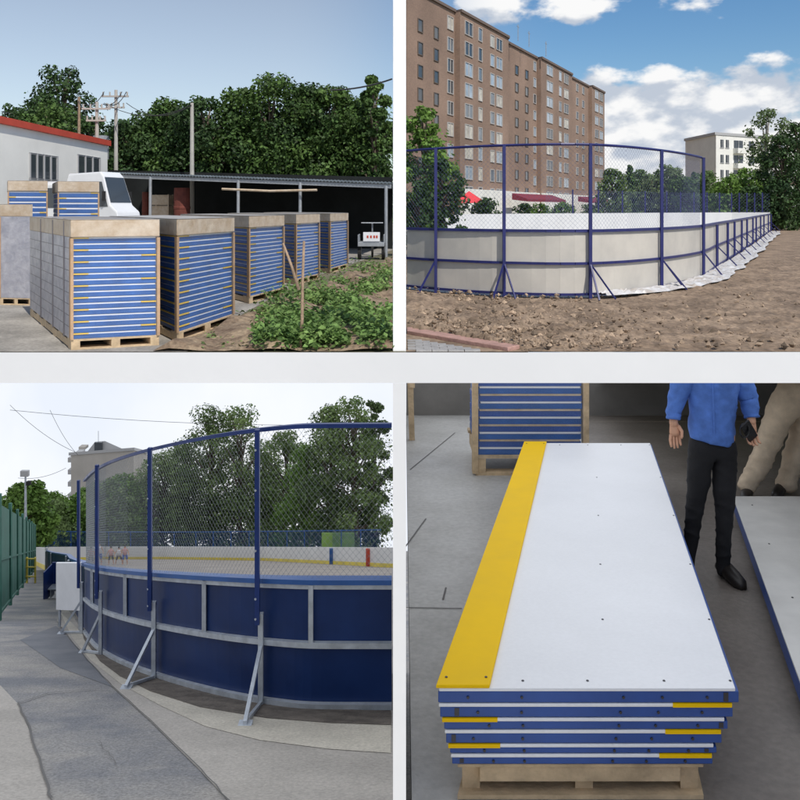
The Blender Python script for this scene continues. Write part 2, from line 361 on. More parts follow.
# ================================================================== UPPER LEFT: pallet yard
yd = MB().poly([(-14, YE, .004), gT(205, 352) + Vector((-.2, 0, .004)), gT(215, 330) + Vector((0, 0, .004)), gT(300, 282) + Vector((0, 0, .004)), gT(393, 250) + Vector((0, 0, .004)), (-.3, 34, .004), (-40, 34, .004), (-40, YE, .004)])
struct(yd.build('yard_concrete', M['yard']))
gd = MB(); nx, ny = 60, 90
def gpt(i, j):
    Y = YE + (26 - YE) * (j / ny) ** 1.3
    xl = -2.55 + (Y - YE) * .13 if Y < 26 else -2
    xl = max(-2.75 + (Y - YE) * .16, -9); xr = -.0095 * Y
    X = xl + (xr - xl) * i / nx
    edge = min(1, i / 4)
    h = .012 + edge * (.05 + .10 * clouds_fbm(X, Y, 3, 1.4) + .05 * math.sin((X * 1.0 + Y * .35) * 5.0)) * (1 if j > 0 else .3)
    return (X, Y, max(.008, h))
vs = [gpt(i, j) for j in range(ny + 1) for i in range(nx + 1)]
gd.add(vs, [(j * (nx + 1) + i, j * (nx + 1) + i + 1, (j + 1) * (nx + 1) + i + 1, (j + 1) * (nx + 1) + i) for j in range(ny) for i in range(nx)])
struct(gd.build('garden_soil', M['garden'], smooth=True))
# ground-cover foliage
def leaf_patch(mb, n, fn, size, rr, hmax):
    for _ in range(n):
        r_ = fn(rr)
        if r_ is None: continue
        x, y, z0, k = r_
        for q in range(rr.randint(3, 6)):
            p = Vector((x + rr.uniform(-.10, .10), y + rr.uniform(-.10, .10), z0 + rr.uniform(.02, hmax * k)))
            nrm = Vector((rr.uniform(-1, 1), rr.uniform(-1, 1), 1.1)).normalized(); u = (Matrix.Rotation(rr.uniform(0, 6.28), 3, nrm) @ nrm.orthogonal().normalized()); v = nrm.cross(u)
            s = size * rr.uniform(.5, 1.3)
            mb.add([p - u * s * .5, p - v * s * .38, p + u * s * .6 - Vector((0, 0, s * .15)), p + v * s * .38], [(0, 1, 2, 3)])
rp = random.Random(5)
def f1(rr):
    x = rr.uniform(258, 392); y = 266 + 86 * rr.random() ** .8
    if x < 392 - (y - 250) * 1.55 and rr.random() < .72: return None
    if clouds_fbm(x * .03, y * .08, 1) < -.12: return None
    p = gT(x, y);
    if p.y < YE + .03 or p.x > -.0105 * p.y: return None
    return p.x, p.y, .02, .5 + .7 * rr.random()
lp = MB(); leaf_patch(lp, 5200, f1, .072, rp, .24)
stuff(lp.build('garden_plants', M['plant']), 'low green leafy vegetable plants covering the plot right of the pallets', 'plants')
def f2(rr):
    x = rr.uniform(160, 392); y = 262 + 90 * rr.random()
    p = gT(x, y)
    if x < 330 - (y - 266) * 1.9 or p.x > -.0105 * p.y or p.y < YE + .02: return None
    if clouds_fbm(x * .05, y * .1, 9) < .0: return None
    return p.x, p.y, .0, .4
lw = MB(); leaf_patch(lw, 1500, f2, .06, rp, .14)
stuff(lw.build('weeds', M['plant2']), 'dry weeds scattered over the brown soil beside the pallets', 'weeds')

# wrapped pallet stacks.  corners on the ground: front-left, front-right, side direction and length
def stack(FL, FR, back, H, label, nl=17, side='blue', base_z=0, group='shrink wrapped pallets of blue rink panels', film=True, cap=.2, battens=True):
    FL = Vector(FL); FR = Vector(FR); bk = Vector(back); o = FL.copy(); o.z = base_z
    root = thing('wrapped_pallet', label, 'pallet', o, 0, group)
    e = FR - FL; e.z = 0; bk = bk.copy(); bk.z = 0
    def Q(u, v, z): return Vector((e.x * u + bk.x * v, e.y * u + bk.y * v, z))
    def blk(mb, u0, u1, v0, v1, z0, z1, mi=0):
        mb.hexa([Q(u0, v0, z0), Q(u1, v0, z0), Q(u1, v1, z0), Q(u0, v1, z0)], [Q(u0, v0, z1), Q(u1, v0, z1), Q(u1, v1, z1), Q(u0, v1, z1)], mi)
    p = MB()
    for u in (0, .45, .9): blk(p, u, u + .1, 0, 1, .02, .10)
    for v in (0, .18, .36, .54, .72, .9): blk(p, 0, 1, v, v + .07, .10, .12)
    for v in (0, .31, .62, .93): blk(p, 0, 1, v, v + .06, 0, .02)
    p.build('pallet', M['wood'], root)
    z0 = .122; th = (H - cap - z0) / nl
    L1 = e.length; du = .012 / L1
    pr = None
    for i in range(nl):
        m_ = MB(); j = rnd.uniform(-.004, .004); z = z0 + i * th
        blk(m_, .02 + j, .98 + j, .01, .99, z, z + th * .70, 0)
        blk(m_, .03 + j, .97 + j, .012, .988, z + th * .70, z + th * .94, 1)
        if i % 2 == 0: blk(m_, .012 + j, .20 + j, .006, .5, z + th * .72, z + th * .92, 2)
        elif i % 4 == 1: blk(m_, .80 + j, .975 + j, .006, .5, z + th * .72, z + th * .92, 2)
        m_.build('panel', [M['bluepan'], M['panelwhite'], M['panelyel']], root)
    if side == 'grey':
        s_ = MB(); blk(s_, -.003, .018, .02, .995, z0, H - cap); s_.build('side_cover', M['filmgrey'], root)
        st = MB()
        for v in (.12, .36, .66): blk(st, -.012, -.004, v, v + .012, z0 - .02, H - .02); blk(st, -.012, 1.0, v, v + .012, H + .004, H + .008)
        for k in range(1, 9):
            z = z0 + (H - cap - z0) * k / 9; blk(st, -.006, -.0035, .02, .99, z, z + .006)
        st.build('strap', M['strap'], root)
    if side == 'wrapped':
        s_ = MB(); blk(s_, .0, 1.0, -.002, .004, z0, H - cap); s_.build('side_cover', M['filmgrey'], root)
    if battens:
        for u in (-.01, .972):
            b = MB(); blk(b, u, u + .035, -.006, .02, .12, H - cap - .01); b.build('corner_batten', M['batten'], root)
    c_ = MB(); blk(c_, -.006, 1.006, -.004, 1.0, H - cap, H); c_.build('cardboard_cap', M['card'], root, bevel=.01)
    t = MB(); blk(t, -.008, 1.008, -.006, 1.002, H + .001, H + .003); 
    nv = 0
    t.build('film_top', M['filmtop'], root)
    if film:
        f = MB(); nu, nz = 14, 22; vv = []
        for k in range(nz + 1):
            for i in range(nu + 1):
                u = i / nu; z = z0 + (H - z0) * k / nz
                q = Q(u, 0, z) + Q(0, -.008 - .004 * noise.noise(Vector((u * 7, z * 5, FL.x))) , 0); vv.append(q)
        f.add(vv, [(k * (nu + 1) + i, k * (nu + 1) + i + 1, (k + 1) * (nu + 1) + i + 1, (k + 1) * (nu + 1) + i) for k in range(nz) for i in range(nu)])
        f.build('stretch_film', M['film'], root, smooth=True)
    return root
bd = Vector((-.621, 1, 0))      # direction of the long sides
stack(gT(71, 350.5), gT(159, 345.5), bd * 2.9, 1.47, 'nearest wrapped pallet of blue panels with grey film side and tan cardboard cap', 17, 'grey')
stack(gT(177, 343), gT(234, 322.5), bd * 3.1, 1.47, 'second wrapped pallet from the left with upright film torn at the top', 17)
stack(gT(249, 304), gT(284, 294), bd * 3.3, 1.47, 'third wrapped blue pallet, the middle one of the row of five', 17)
stack(gT(296, 285), gT(319.5, 279), bd * 3.5, 1.47, 'fourth wrapped blue pallet, last but one before the dark shed', 17)
stack(gT(330, 273.5), gT(348, 268), bd * 3.6, 1.47, 'farthest wrapped blue pallet, smallest at the right end of the row', 17)
bs = thing  # alias kept short
def ystack(x0, x1, y, Y, H, label, nl=12):
    z = 0; A = Vector(((x0 - 400) / 800 * Y, Y, 0)); B = Vector(((x1 - 400) / 800 * Y, Y + .15, 0))
    return stack(A, B, Vector((-.5, 1.0, 0)) * 1.6, H, label, nl, film=True, group='tall blue stacks in the back of the yard')
ystack(8, 44, 0, 15.5, 2.13, 'tall blue stack at the left edge under the white building window', 18)
ystack(58, 96, 0, 15.0, 2.10, 'tall blue stack just in front of the white van', 18)
stack(Vector((-6.6, 13.2, 0)), Vector((-6.02, 13.1, 0)), Vector((-.6, 1, 0)) * 1.6, 1.66, 'dark weathered stack squeezed behind the nearest pallet at the left edge', 8, 'wrapped', group='tall blue stacks in the back of the yard')

# forked stick
fs = thing('forked_stick', 'two crossed dry sticks standing upright in the vegetable plot', 'stick', gT(300, 348))
o = fs.location
a1 = W(300, 352, 9.0) - o; a2 = W(304, 241, 9.0) - o
MB().tube([a1, a1.lerp(a2, .3) + Vector((.01, 0, 0)), a1.lerp(a2, .65), a2], [.021, .019, .017, .014], 7).build('upright_stick', M['stick'], fs, smooth=True)
b1 = W(299, 290, 8.97) - o; b2 = W(283, 243, 8.97) - o
MB().tube([b1, b1.lerp(b2, .5) + Vector((.008, 0, 0)), b2], [.018, .016, .012], 7).build('leaning_stick', M['stick'], fs, smooth=True)

# white building
wb = thing('white_building', 'low white building with red roof edge and two barred windows', 'building', (-14, 26, 0))
def lw_(p): return Vector(p) - wb.location
A = Vector((-12.35, 25.9, 0)); B = Vector((-12.25, 33.5, 0)); dAB = (B - A).normalized(); nrm = Vector((dAB.y, -dAB.x, 0))
A0 = A - dAB * 6
hw = 4.2
m_ = MB(); back = -nrm * 9
m_.hexa([lw_(A0), lw_(B), lw_(B + back), lw_(A0 + back)], [lw_(A0 + Vector((0, 0, hw))), lw_(B + Vector((0, 0, hw))), lw_(B + back + Vector((0, 0, hw))), lw_(A0 + back + Vector((0, 0, hw)))])
m_.build('wall', M['bwall'], wb)
m_ = MB(); up = Vector((0, 0, hw + .003)); o2 = nrm * .12
m_.hexa([lw_(A0 + o2 + up), lw_(B + o2 + up + dAB * .1), lw_(B + back + up + dAB * .1), lw_(A0 + back + up)], [lw_(A0 + o2 + up + Vector((0, 0, .22))), lw_(B + o2 + up + dAB * .1 + Vector((0, 0, .22))), lw_(B + back + up + dAB * .1 + Vector((0, 0, .22))), lw_(A0 + back + up + Vector((0, 0, .22)))])
m_.build('roof', M['redroof'], wb)
def hit(x):   # wall line point seen at image x
    k = (x - 400) / 800; t = (A.x - k * A.y) / (k * dAB.y - dAB.x); return A + dAB * t
def bwin(x0, x1, zb, zt_, nb):
    P = hit(x0); Q_ = hit(x1); f = MB()
    def pt(t, z, d): return lw_(P.lerp(Q_, t) + nrm * d + Vector((0, 0, z)))
    fr = MB()
    for z_ in (zb, zt_ - .06): fr.hexa([pt(0, z_, .01), pt(1, z_, .01), pt(1, z_, -.01), pt(0, z_, -.01)][::1], [pt(0, z_ + .06, .04), pt(1, z_ + .06, .04), pt(1, z_ + .06, -.01), pt(0, z_ + .06, -.01)])
    for k in range(nb + 1):
        t = k / nb * .96; fr.hexa([pt(t, zb, .035), pt(t + .04, zb, .035), pt(t + .04, zb, .003), pt(t, zb, .003)], [pt(t, zt_, .035), pt(t + .04, zt_, .035), pt(t + .04, zt_, .003), pt(t, zt_, .003)])
    w_ = fr.build('window', M['frame'], wb)
    MB().poly([pt(0, zb, .006), pt(1, zb, .006), pt(1, zt_, .006), pt(0, zt_, .006)]).build('pane', M['glass'], w_)
bwin(29, 57.5, 2.55, 3.45, 4); bwin(77, 100, 2.75, 3.65, 3)

# utility poles and wires
def upole(x, ytop, Y, label, arm=True, wood=False):
    base = Vector(((x - 400) / 800 * Y, Y, 0)); H = EYE + (208 - ytop) / 800 * Y
    r = thing('utility_pole', label, 'pole', base, 0, 'utility poles behind the yard')
    MB().tube([(0, 0, 0), (0, 0, H)], [.11, .07], 8).build('pole', M['stick' if wood else 'pole'], r)
    if arm:
        for dz, wd in ((-.3, .6), (-.8, .42)):
            m_ = MB().bar((-wd, -.1, H + dz), (wd, -.1, H + dz), .07)
            for q in (-.9, -.4, .4, .9): m_.tube([(q * wd, -.1, H + dz + .04), (q * wd, -.1, H + dz + .2)], .035, 6)
            m_.build('crossarm', M['pole'], r)
    return base, H
p1 = upole(79, 97, 40, 'plain brown pole left of the two wired poles', False, True)
p2 = upole(97, 102, 34, 'shorter pole with crossarm rising behind the white building corner')
p3 = upole(116, 90, 36, 'tallest pale pole with crossarms beside the tree row')
p4 = upole(192, 103, 33, 'slender pole standing before the dark trees', False)
wr = MB()
def sag(a, b, s, n=10): return [a.lerp(b, i / n) - Vector((0, 0, s * 4 * (i / n) * (1 - i / n))) for i in range(n + 1)]
def ptop(p, dz, dx=0): return Vector((p[0].x + dx, p[0].y - .1, p[1] + dz))
for dx in (-.5, 0.3, .5): wr.tube(sag(ptop(p2, -.1, dx), ptop(p3, -.1, dx), .25), .022, 4)
for dx in (-.5, .5): wr.tube(sag(ptop(p3, -.6, dx), ptop(p4, -.1), .5), .018, 4)
wr.tube(sag(ptop(p1, -.2), ptop(p2, -.9), .2), .02, 4)
tag(wr.build('power_wires', M['wire']), 'thin black wires strung between the utility poles', 'wires')
w2 = MB().tube(sag(W(330, 90, 30), W(392, 79, 28), .1), .03, 4)
tag(w2.build('overhead_cable', M['wire']), 'dark cable crossing the treetops at the upper right of the tree row', 'cable')

# shed
sh = thing('open_shed', 'long open shed with grey corrugated roof and dark interior', 'shed', (-9, 30, 0))
def ls(p): return Vector(p) - sh.location
SL = Vector(((104 - 400) / 800 * 30.5, 30.5, 0)); SR = Vector((-.30, 26, 0))
hl, hr = 2.95, 2.42
m_ = MB(); n_ = 90; dep = Vector((.6, 6, -.12))
for i in range(n_):
    t0, t1 = i / n_, (i + 1) / n_; tm = (t0 + t1) / 2
    def rp_(t, k): return ls(SL.lerp(SR, t) + Vector((0, 0, hl + (hr - hl) * t + k)))
    a_ = rp_(t0, 0); b = rp_(tm, .04); c = rp_(t1, 0)
    for (p, q) in ((a_, b), (b, c)):
        m_.add([p, q, q + dep, p + dep, p - Vector((0, 0, .05)), q - Vector((0, 0, .05))], [(0, 1, 2, 3), (4, 5, 1, 0)])
m_.build('roof', M['shedroof'], sh)
MB().bar(ls(SL + Vector((0, .1, hl - .12))), ls(SR + Vector((0, .1, hr - .12))), .08, .12).build('eave_beam', M['steel'], sh)
for x in (150, 238, 300, 386):
    k = (x - 400) / 800; d = SR - SL; t = (SL.x - k * SL.y) / (k * d.y - d.x); p = SL.lerp(SR, t); h = hl + (hr - hl) * t
    MB().tube([ls(p), ls(p + Vector((0, .05, h - .1)))], .055, 8).build('post', M['steel'], sh)
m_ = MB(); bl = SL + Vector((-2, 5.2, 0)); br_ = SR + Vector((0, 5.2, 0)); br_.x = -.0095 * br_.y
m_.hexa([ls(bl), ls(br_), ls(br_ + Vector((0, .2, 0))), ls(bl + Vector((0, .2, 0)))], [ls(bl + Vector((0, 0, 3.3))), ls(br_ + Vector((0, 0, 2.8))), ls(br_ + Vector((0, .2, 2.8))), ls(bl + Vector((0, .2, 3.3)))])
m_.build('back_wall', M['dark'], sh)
yb = MB().tube([W(222, 189, 27.5), W(270, 191, 27.3), W(317, 190, 27)], .045, 6)
tag(yb.build('wooden_rail', M['card']), 'thin yellowish rail across the dark shed opening', 'rail')
# clutter in shed
for i, (x, y0, y1, Y, mm, nm, lb, ct) in enumerate(((182, 188, 232, 30, 'rust', 'oil_drum', 'rusty red drum inside the dark shed', 'drum'), (146, 192, 232, 31.5, 'rust', 'gas_cylinder', 'narrow reddish cylinder at the left end inside the shed', 'cylinder'), (162, 195, 234, 31, 'card', 'crate', 'brown crate inside the shed behind the second pallet', 'crate'))):
    b0 = Vector(((x - 400) / 800 * Y, Y, 0)); h = EYE - (y0 - 208) / 800 * Y
    if nm == 'crate':
        m_ = MB()
        for k in range(5): m_.box(-.35, .35, -.3, .3, k * h / 5 + .03, (k + 1) * h / 5)
        for sx_ in (-.35, .31):
            for sy in (-.31, .28): m_.box(sx_, sx_ + .04, sy, sy + .04, 0, h + .02)
    else:
        r_ = .3 if nm == 'oil_drum' else .15
        m_ = MB().tube([(0, 0, 0), (0, 0, .3 * h), (0, 0, .31 * h), (0, 0, .34 * h), (0, 0, .35 * h), (0, 0, .66 * h), (0, 0, .67 * h), (0, 0, .7 * h), (0, 0, .71 * h), (0, 0, h)], [r_, r_, r_ * 1.05, r_ * 1.05, r_, r_, r_ * 1.05, r_ * 1.05, r_, r_ * .97], 16)
    ob = m_.build(nm, M[mm]); ob.location = b0; tag(ob, lb, ct)

# cargo tricycle in the shed
tr = thing('cargo_tricycle', 'small cargo tricycle with white tail board parked in the shed mouth', 'tricycle', W(375, 208, 24.5) * Vector((1, 1, 0)) if False else Vector(((374 - 400) / 800 * 24.5, 24.5, 0)))
m_ = MB().box(-.5, .32, 0, .9, .42, .55)
for x_ in (-.5, .29): m_.box(x_, x_ + .03, 0, .9, .55, .78)
m_.build('cargo_box', M['steel'], tr, bevel=.01)
MB().box(-.33, .18, -.03, -.005, .58, .86).build('tail_board', M['panelwhite'], tr, bevel=.005)
m_ = MB()
for q in (-.22, -.12, -.02, .06): m_.box(q, q + .055, -.036, -.031, .68, .76)
m_.build('tail_mark', M['redroof'], tr)
for x_ in (-.46, .28):
    wl = MB().tube([(x_ - .05, .35, .26), (x_ + .05, .35, .26)], .26, 18).build('wheel', M['rubber'], tr)
    MB().tube([(x_ - .055, .35, .26), (x_ + .055, .35, .26)], .15, 14).build('rim', M['steel'], wl)
fw = MB().tube([(-.13, 1.5, .26), (-.07, 1.5, .26)], .26, 18).build('wheel', M['rubber'], tr)
MB().tube([(-.10, 1.5, .26), (-.10, 1.35, 1.05), (-.10, 1.30, 1.1)], .025, 6).tube([(-.45, 1.25, 1.12), (.25, 1.25, 1.12)], .02, 6).build('handlebar', M['steel'], tr)
MB().box(-.22, .02, .95, 1.25, .75, .84).build('saddle', M['rubber'], tr, bevel=.03)

# white van
def loft_profile(prof_l, prof_r, y0, y1): pass
van = thing('minivan', 'white minibus parked behind the tall blue stacks, nose to the right', 'van', (-9.0, 24.0, 0), R(-22)); van.scale = (.52, .60, 1.13)
def van_shell():
    # side profile (x forward, z) extruded in y with tumblehome
    prof = [(-1.75, .45), (-1.78, 1.2), (-1.72, 2.05), (-1.55, 2.32), (.75, 2.36), (1.0, 2.25), (1.55, 1.50), (2.05, 1.32), (2.18, 1.05), (2.2, .55), (2.1, .40)]
    m_ = MB(); n = len(prof); vs = []
    for s in (-1, 1):
        for (x, z) in prof:
            wdt = .82 if z < 1.35 else .82 - (z - 1.35) * .11
            vs.append((x, s * wdt, z))
    fs = [tuple(range(n)), tuple(range(2 * n - 1, n - 1, -1))] + [(i, n + i, n + (i + 1) % n, (i + 1) % n) for i in range(n)]
    m_.add(vs, fs); return m_
van_shell().build('body', M['carwhite'], van, bevel=.05)
def sidew(z): return .82 - (z - 1.35) * .11
for s in (-1, 1):
    for (x0, x1, xt0, xt1) in ((-1.5, -.75, -1.5, -.75), (-.65, .15, -.65, .15), (.25, 1.42, .25, .92)):
        q = [(x0, s * (sidew(1.45) + .006), 1.45), (x1, s * (sidew(1.45) + .006), 1.45), (xt1, s * (sidew(2.1) + .006), 2.1), (xt0, s * (sidew(2.1) + .006), 2.1)]
        MB().poly(q if s < 0 else q[::-1]).build('side_window', M['glass'], van)
MB().poly([(1.53, -.72, 1.56), (1.53, .72, 1.56), (1.04, .66, 2.22), (1.04, -.66, 2.22)]).build('windscreen', M['glass'], van)
van.children  # noqa
for x_ in (-1.15, 1.45):
    for s in (-1, 1):
        wl = MB().tube([(x_, s * .70, .33), (x_, s * .86, .33)], .33, 18).build('wheel', M['rubber'], van)
        MB().tube([(x_, s * .71, .33), (x_, s * .87, .33)], .19, 14).build('rim', M['steel'], wl)
for x_ in (-.70, .20):
    for s in (-1, 1): MB().box(x_ - .008, x_ + .008, s * .822 - .004, s * .822 + .004, .5, 1.4).build('door_gap', M['rubber'], van)
MB().box(-1.7, 2.05, -.826, .826, .42, .60).build('sill', M['frame'], van)
MB().box(2.17, 2.215, -.4, .4, .80, 1.0).build('grille', M['rubber'], van)
for s in (-1, 1): MB().ball((2.17, s * .6, .98), (.06, .15, .11)).build('headlight', M['glasspale'], van)
MB().box(2.15, 2.26, -.8, .8, .42, .66).build('bumper', M['frame'], van, bevel=.03)
MB().box(1.2, 1.3, -1.0, -.84, 1.6, 1.85).box(1.2, 1.3, .84, 1.0, 1.6, 1.85).build('mirror', M['rubber'], van)
tr2 = thing('small_truck', 'second pale vehicle roof left of the white minibus', 'truck', (-10.25, 24.6, 0), R(-20))
MB().box(-.9, .6, -.65, .65, .5, 2.4).build('cab', M['carwhite'], tr2, bevel=.12)
MB().box(.585, .61, -.55, .55, 1.6, 2.2).box(-.6, .4, -.658, -.64, 1.6, 2.2).build('cab_window', M['glass'], tr2)
for x_ in (-.6, .4): 
    for s in (-1, 1): MB().tube([(x_, s * .52, .3), (x_, s * .68, .3)], .3, 16).build('wheel', M['rubber'], tr2)
wt = thing('water_tank', 'round rusty tank on the roof end behind the white building', 'tank', W(101, 146, 36))
MB().tube([(0, 0, -.6), (0, 0, .45)], .34, 14).build('tank', M['steel'], wt); MB().tube([(0, 0, -4.4), (0, 0, -.6)], .2, 8).build('stand', M['steel'], wt)

# tree row upper left
row = [(128, 120, 44, 6.5), (149, 111, 46, 5.5), (173, 99, 45, 6), (206, 95, 43, 6), (237, 88, 44, 6), (271, 74, 43, 6.8), (303, 84, 44, 5.8), (331, 85, 43, 5.6), (354, 97, 45, 5)]
dl = ['at the left end of the row beside the tall wired pole', 'second in the row behind the shed', 'rising between the pole and the slender pole', 'just right of the slender pole', 'left of the tallest crown in the row', 'with the tallest crown in the middle of the row', 'right of the tallest crown', 'above the right half of the shed', 'in front of the gap before the last tree']
for i, (x, yt, Y, wd) in enumerate(row):
    H = EYE + (208 - yt) / 800 * Y
    make_tree('broadleaf_tree', 'dark green broadleaf tree ' + dl[i], 'tree row behind the open shed', ((x - 400) / 800 * Y, Y, 0), H, wd, 'leafA' if i % 3 else 'leafB', 11000, .21, 'round', 20 + i, crown0=.12, depth=5)
H = EYE + (208 - 76) / 800 * 42
make_tree('broadleaf_tree', 'dark green broadleaf tree at the right end of the row by the white post', 'tree row behind the open shed', ((374 - 400) / 800 * 42, 42, 0), H, 2.5, 'leafA', 12000, .2, 'round', 41, crown0=.12, depth=5)
for i in range(10):   # darker second rank seen through gaps
    x = 118 + i * 29; Y = 53
    make_tree('background_tree', 'dark tree filling the gaps behind the shed row, %s' % ['far left', 'left of the slender pole', 'behind the slender pole', 'right of the slender pole', 'left of the tallest crown', 'behind the tallest crown', 'right of the tallest crown', 'right of centre', 'near the right end', 'at the right end'][i], 'second rank of trees behind the shed', ((min(x, 366) - 400) / 800 * Y, Y, 0), EYE + (208 - (140 - i * 4)) / 800 * Y, 7.5 if i < 9 else 4, 'leafB', 4200, .3, 'round', 60 + i, crown0=.02, depth=5)
for i, (x, yt, Y, wd, sh_, lm, lb) in enumerate(((62, 66, 60, 7.5, 'column', 'leafB', 'tall dark poplar at the left, highest of the left group'), (38, 97, 58, 6, 'column', 'leafB', 'smaller dark tree at the far left behind the white building'), (18, 104, 60, 6, 'round', 'leafB', 'dark tree crown cut by the left edge'), (54, 103, 52, 7, 'round', 'leafA', 'mid green tree in front of the tall poplar'), (92, 116, 56, 6, 'round', 'leafB', 'low dark tree between the two left poles'))):
    make_tree('poplar_tree' if sh_ == 'column' else 'broadleaf_tree', lb, 'trees behind the white building', ((x - 400) / 800 * Y, Y, 0), EYE + (208 - yt) / 800 * Y, wd, lm, 7000, .25, sh_, 80 + i, crown0=.15)

# ================================================================== UPPER RIGHT: rink beside the brick block
rk = [(407.2, 15.7), (438, 15.1), (505, 14.35), (588, 14.15), (658, 15.5), (700, 17.8), (714, 20.6), (725, 23.4), (732, 25.5), (739.5, 28.5), (745, 31), (751, 34.5), (754.5, 37.5), (759, 41), (762.5, 45), (767, 49.5), (770, 55)]
rk = [Vector(((x - 400) / 800 * Y, Y, 0)) for x, Y in rk]
BH, FH = 1.17, 2.72
def ev(p, z): return Vector((p.x, p.y, p.z + z))
def netting(mb, a, b, z0, z1, s, r, lean=1.0):
    L_ = (b - a).length; h = z1 - z0
    def pt(u, v): q = a.lerp(b, u / L_); return Vector((q.x, q.y, q.z + z0 + v))
    nrm = Vector((b.y - a.y, a.x - b.x, 0)).normalized()
    k = lean
    for sg in (1, -1):
        u0 = -h / k
        while u0 < L_:
            # line: u = u0 + v/k  (or mirrored)
            v0, v1 = 0, h; ua, ub = u0, u0 + h / k
            if ua < 0: v0 = -ua * k; ua = 0
            if ub > L_: v1 = (L_ - u0) * k; ub = L_
            if v1 > v0 + .02:
                if sg == 1: p, q = pt(ua, v0), pt(ub, v1)
                else: p, q = pt(ua, h - v0), pt(ub, h - v1)
                d = (q - p).normalized(); sd_ = d.cross(nrm).normalized() * r
                mb.add([p + sd_, p - sd_ * .5 + nrm * r, p - sd_ * .5 - nrm * r, q + sd_, q - sd_ * .5 + nrm * r, q - sd_ * .5 - nrm * r], [(0, 1, 4, 3), (1, 2, 5, 4), (2, 0, 3, 5)])
            u0 += s
def panel_seg(a, b, z0, z1, th, inn):
    n_ = Vector((b.y - a.y, a.x - b.x, 0)).normalized() * (th / 2)
    if inn: n_ = -n_
    return n_
rink = thing('rink_barrier', 'rink barrier with pale board backs, navy rails and tall curved netting on dirt', 'rink barrier', (rk[3].x, rk[3].y, 0))
O = rink.location
def arcpt(i, t):   # Catmull-Rom through rink points
    P = [rk[max(0, i - 1)], rk[i], rk[i + 1], rk[min(len(rk) - 1, i + 2)]]
    if i == 0: P[0] = rk[0] * 2 - rk[1]
    return .5 * ((2 * P[1]) + (-P[0] + P[2]) * t + (2 * P[0] - 5 * P[1] + 4 * P[2] - P[3]) * t * t + (-P[0] + 3 * P[1] - 3 * P[2] + P[3]) * t ** 3)
for i in range(len(rk) - 1):
    ns = 6 if i < 5 else 2
    pts = [arcpt(i, k / ns) for k in range(ns + 1)]
    bk = MB(); rl = MB(); md = MB(); bt = MB()
    for p, q in zip(pts, pts[1:]):
        nv = Vector((q.y - p.y, p.x - q.x, 0)).normalized()      # outwards (to camera)
        for (mb, mi, d0, d1, z0, z1) in ((bk, 0, -.006, .006, .10, BH - .02), (bk, 1, -.018, -.007, .08, BH), (rl, 0, -.04, .05, BH + .002, BH + .052), (md, 0, .008, .05, .60, .645), (bt, 0, .008, .05, .06, .10)):
            A_, B_ = p - O, q - O
            mb.hexa([A_ + nv * d1 + Vector((0, 0, z0)), B_ + nv * d1 + Vector((0, 0, z0)), B_ + nv * d0 + Vector((0, 0, z0)), A_ + nv * d0 + Vector((0, 0, z0))],
                    [A_ + nv * d1 + Vector((0, 0, z1)), B_ + nv * d1 + Vector((0, 0, z1)), B_ + nv * d0 + Vector((0, 0, z1)), A_ + nv * d0 + Vector((0, 0, z1))], mi)
    bk.build('board', [M['boardback'], M['boardin']], rink)
    rl.build('top_rail', M['navy'], rink); md.build('middle_rail', M['navy'], rink); bt.build('bottom_rail', M['navy'], rink)
    if i < 5:
        tp = MB(); n2_ = MB()
        for p, q in zip(pts, pts[1:]):
            nv = Vector((q.y - p.y, p.x - q.x, 0)).normalized() * .03
            tp.tube([ev(p - O + nv, FH), ev(q - O + nv, FH)], .026, 6)
        for p, q in zip(pts[::3], pts[3::3]): netting(n2_, p - O, q - O, BH + .05, FH, .085, .0014)
        tp.build('fence_rail', M['navy'], rink); n2_.build('netting', M['mesh'], rink)
for i, p in enumerate(rk):
    if i == 0: continue
    a_ = rk[i - 1]; b = rk[min(i + 1, len(rk) - 1)]; nv = Vector((b.y - a_.y, a_.x - b.x, 0)).normalized()
    q = p - O + nv * .075
    top = FH if i <= 5 else BH
    MB().bar(ev(q, -.05), ev(q, top), .055).build('post', M['navy'], rink)
    if i > 0:
        tdir = Vector((-nv.y, nv.x, 0)) 
        f = q + nv * (.42 if i < 6 else .55) + tdir * ((-.10 if i < 4 else .22) if i < 6 else .2)
        MB().bar(ev(q, .62), ev(f, .02), .028).build('brace', M['navy'], rink)
        if i in (2, 3, 4): MB().bar(ev(q, .62), ev(q + nv * .35 + tdir * .28, .02), .025).build('brace', M['navy'], rink)
# far side of the rink
far = [Vector((.0085 * 36, 36, 0)), Vector((8, 44, 0)), Vector((17, 51, 0)), Vector((23, 55.5, 0)), rk[-1]]
fb = MB(); fn = MB(); fr_ = MB()
for p, q in zip(far, far[1:]):
    nv = Vector((q.y - p.y, p.x - q.x, 0)).normalized()
    A_, B_ = p - O, q - O
    fb.hexa([A_ + nv * .02, B_ + nv * .02, B_ - nv * .02, A_ - nv * .02], [ev(A_ + nv * .02, 1.3), ev(B_ + nv * .02, 1.3), ev(B_ - nv * .02, 1.3), ev(A_ - nv * .02, 1.3)])
fb.build('far_board', M['boardin'], rink)
fn = MB()
for i in range(14):
    t = i / 14; k = 1.2 + t * 2.8; i0 = int(k); p = far[i0].lerp(far[min(i0 + 1, 4)], k - i0) - O; p2_ = None
    MB().bar(ev(p, 1.3), ev(p, 2.65), .07).build('far_post', M['navy'], rink)
for a_, b in ((far[1], far[2]), (far[2], far[3]), (far[3], far[4])): netting(fn, a_ - O, b - O, 1.3, 2.6, .22, .006)
fn.build('far_netting', M['mesh'], rink)
cs_ = MB().poly([(p.x, p.y, .012) for p in rk[::1]] + [(p.x, p.y, .012) for p in far[::-1][1:]])
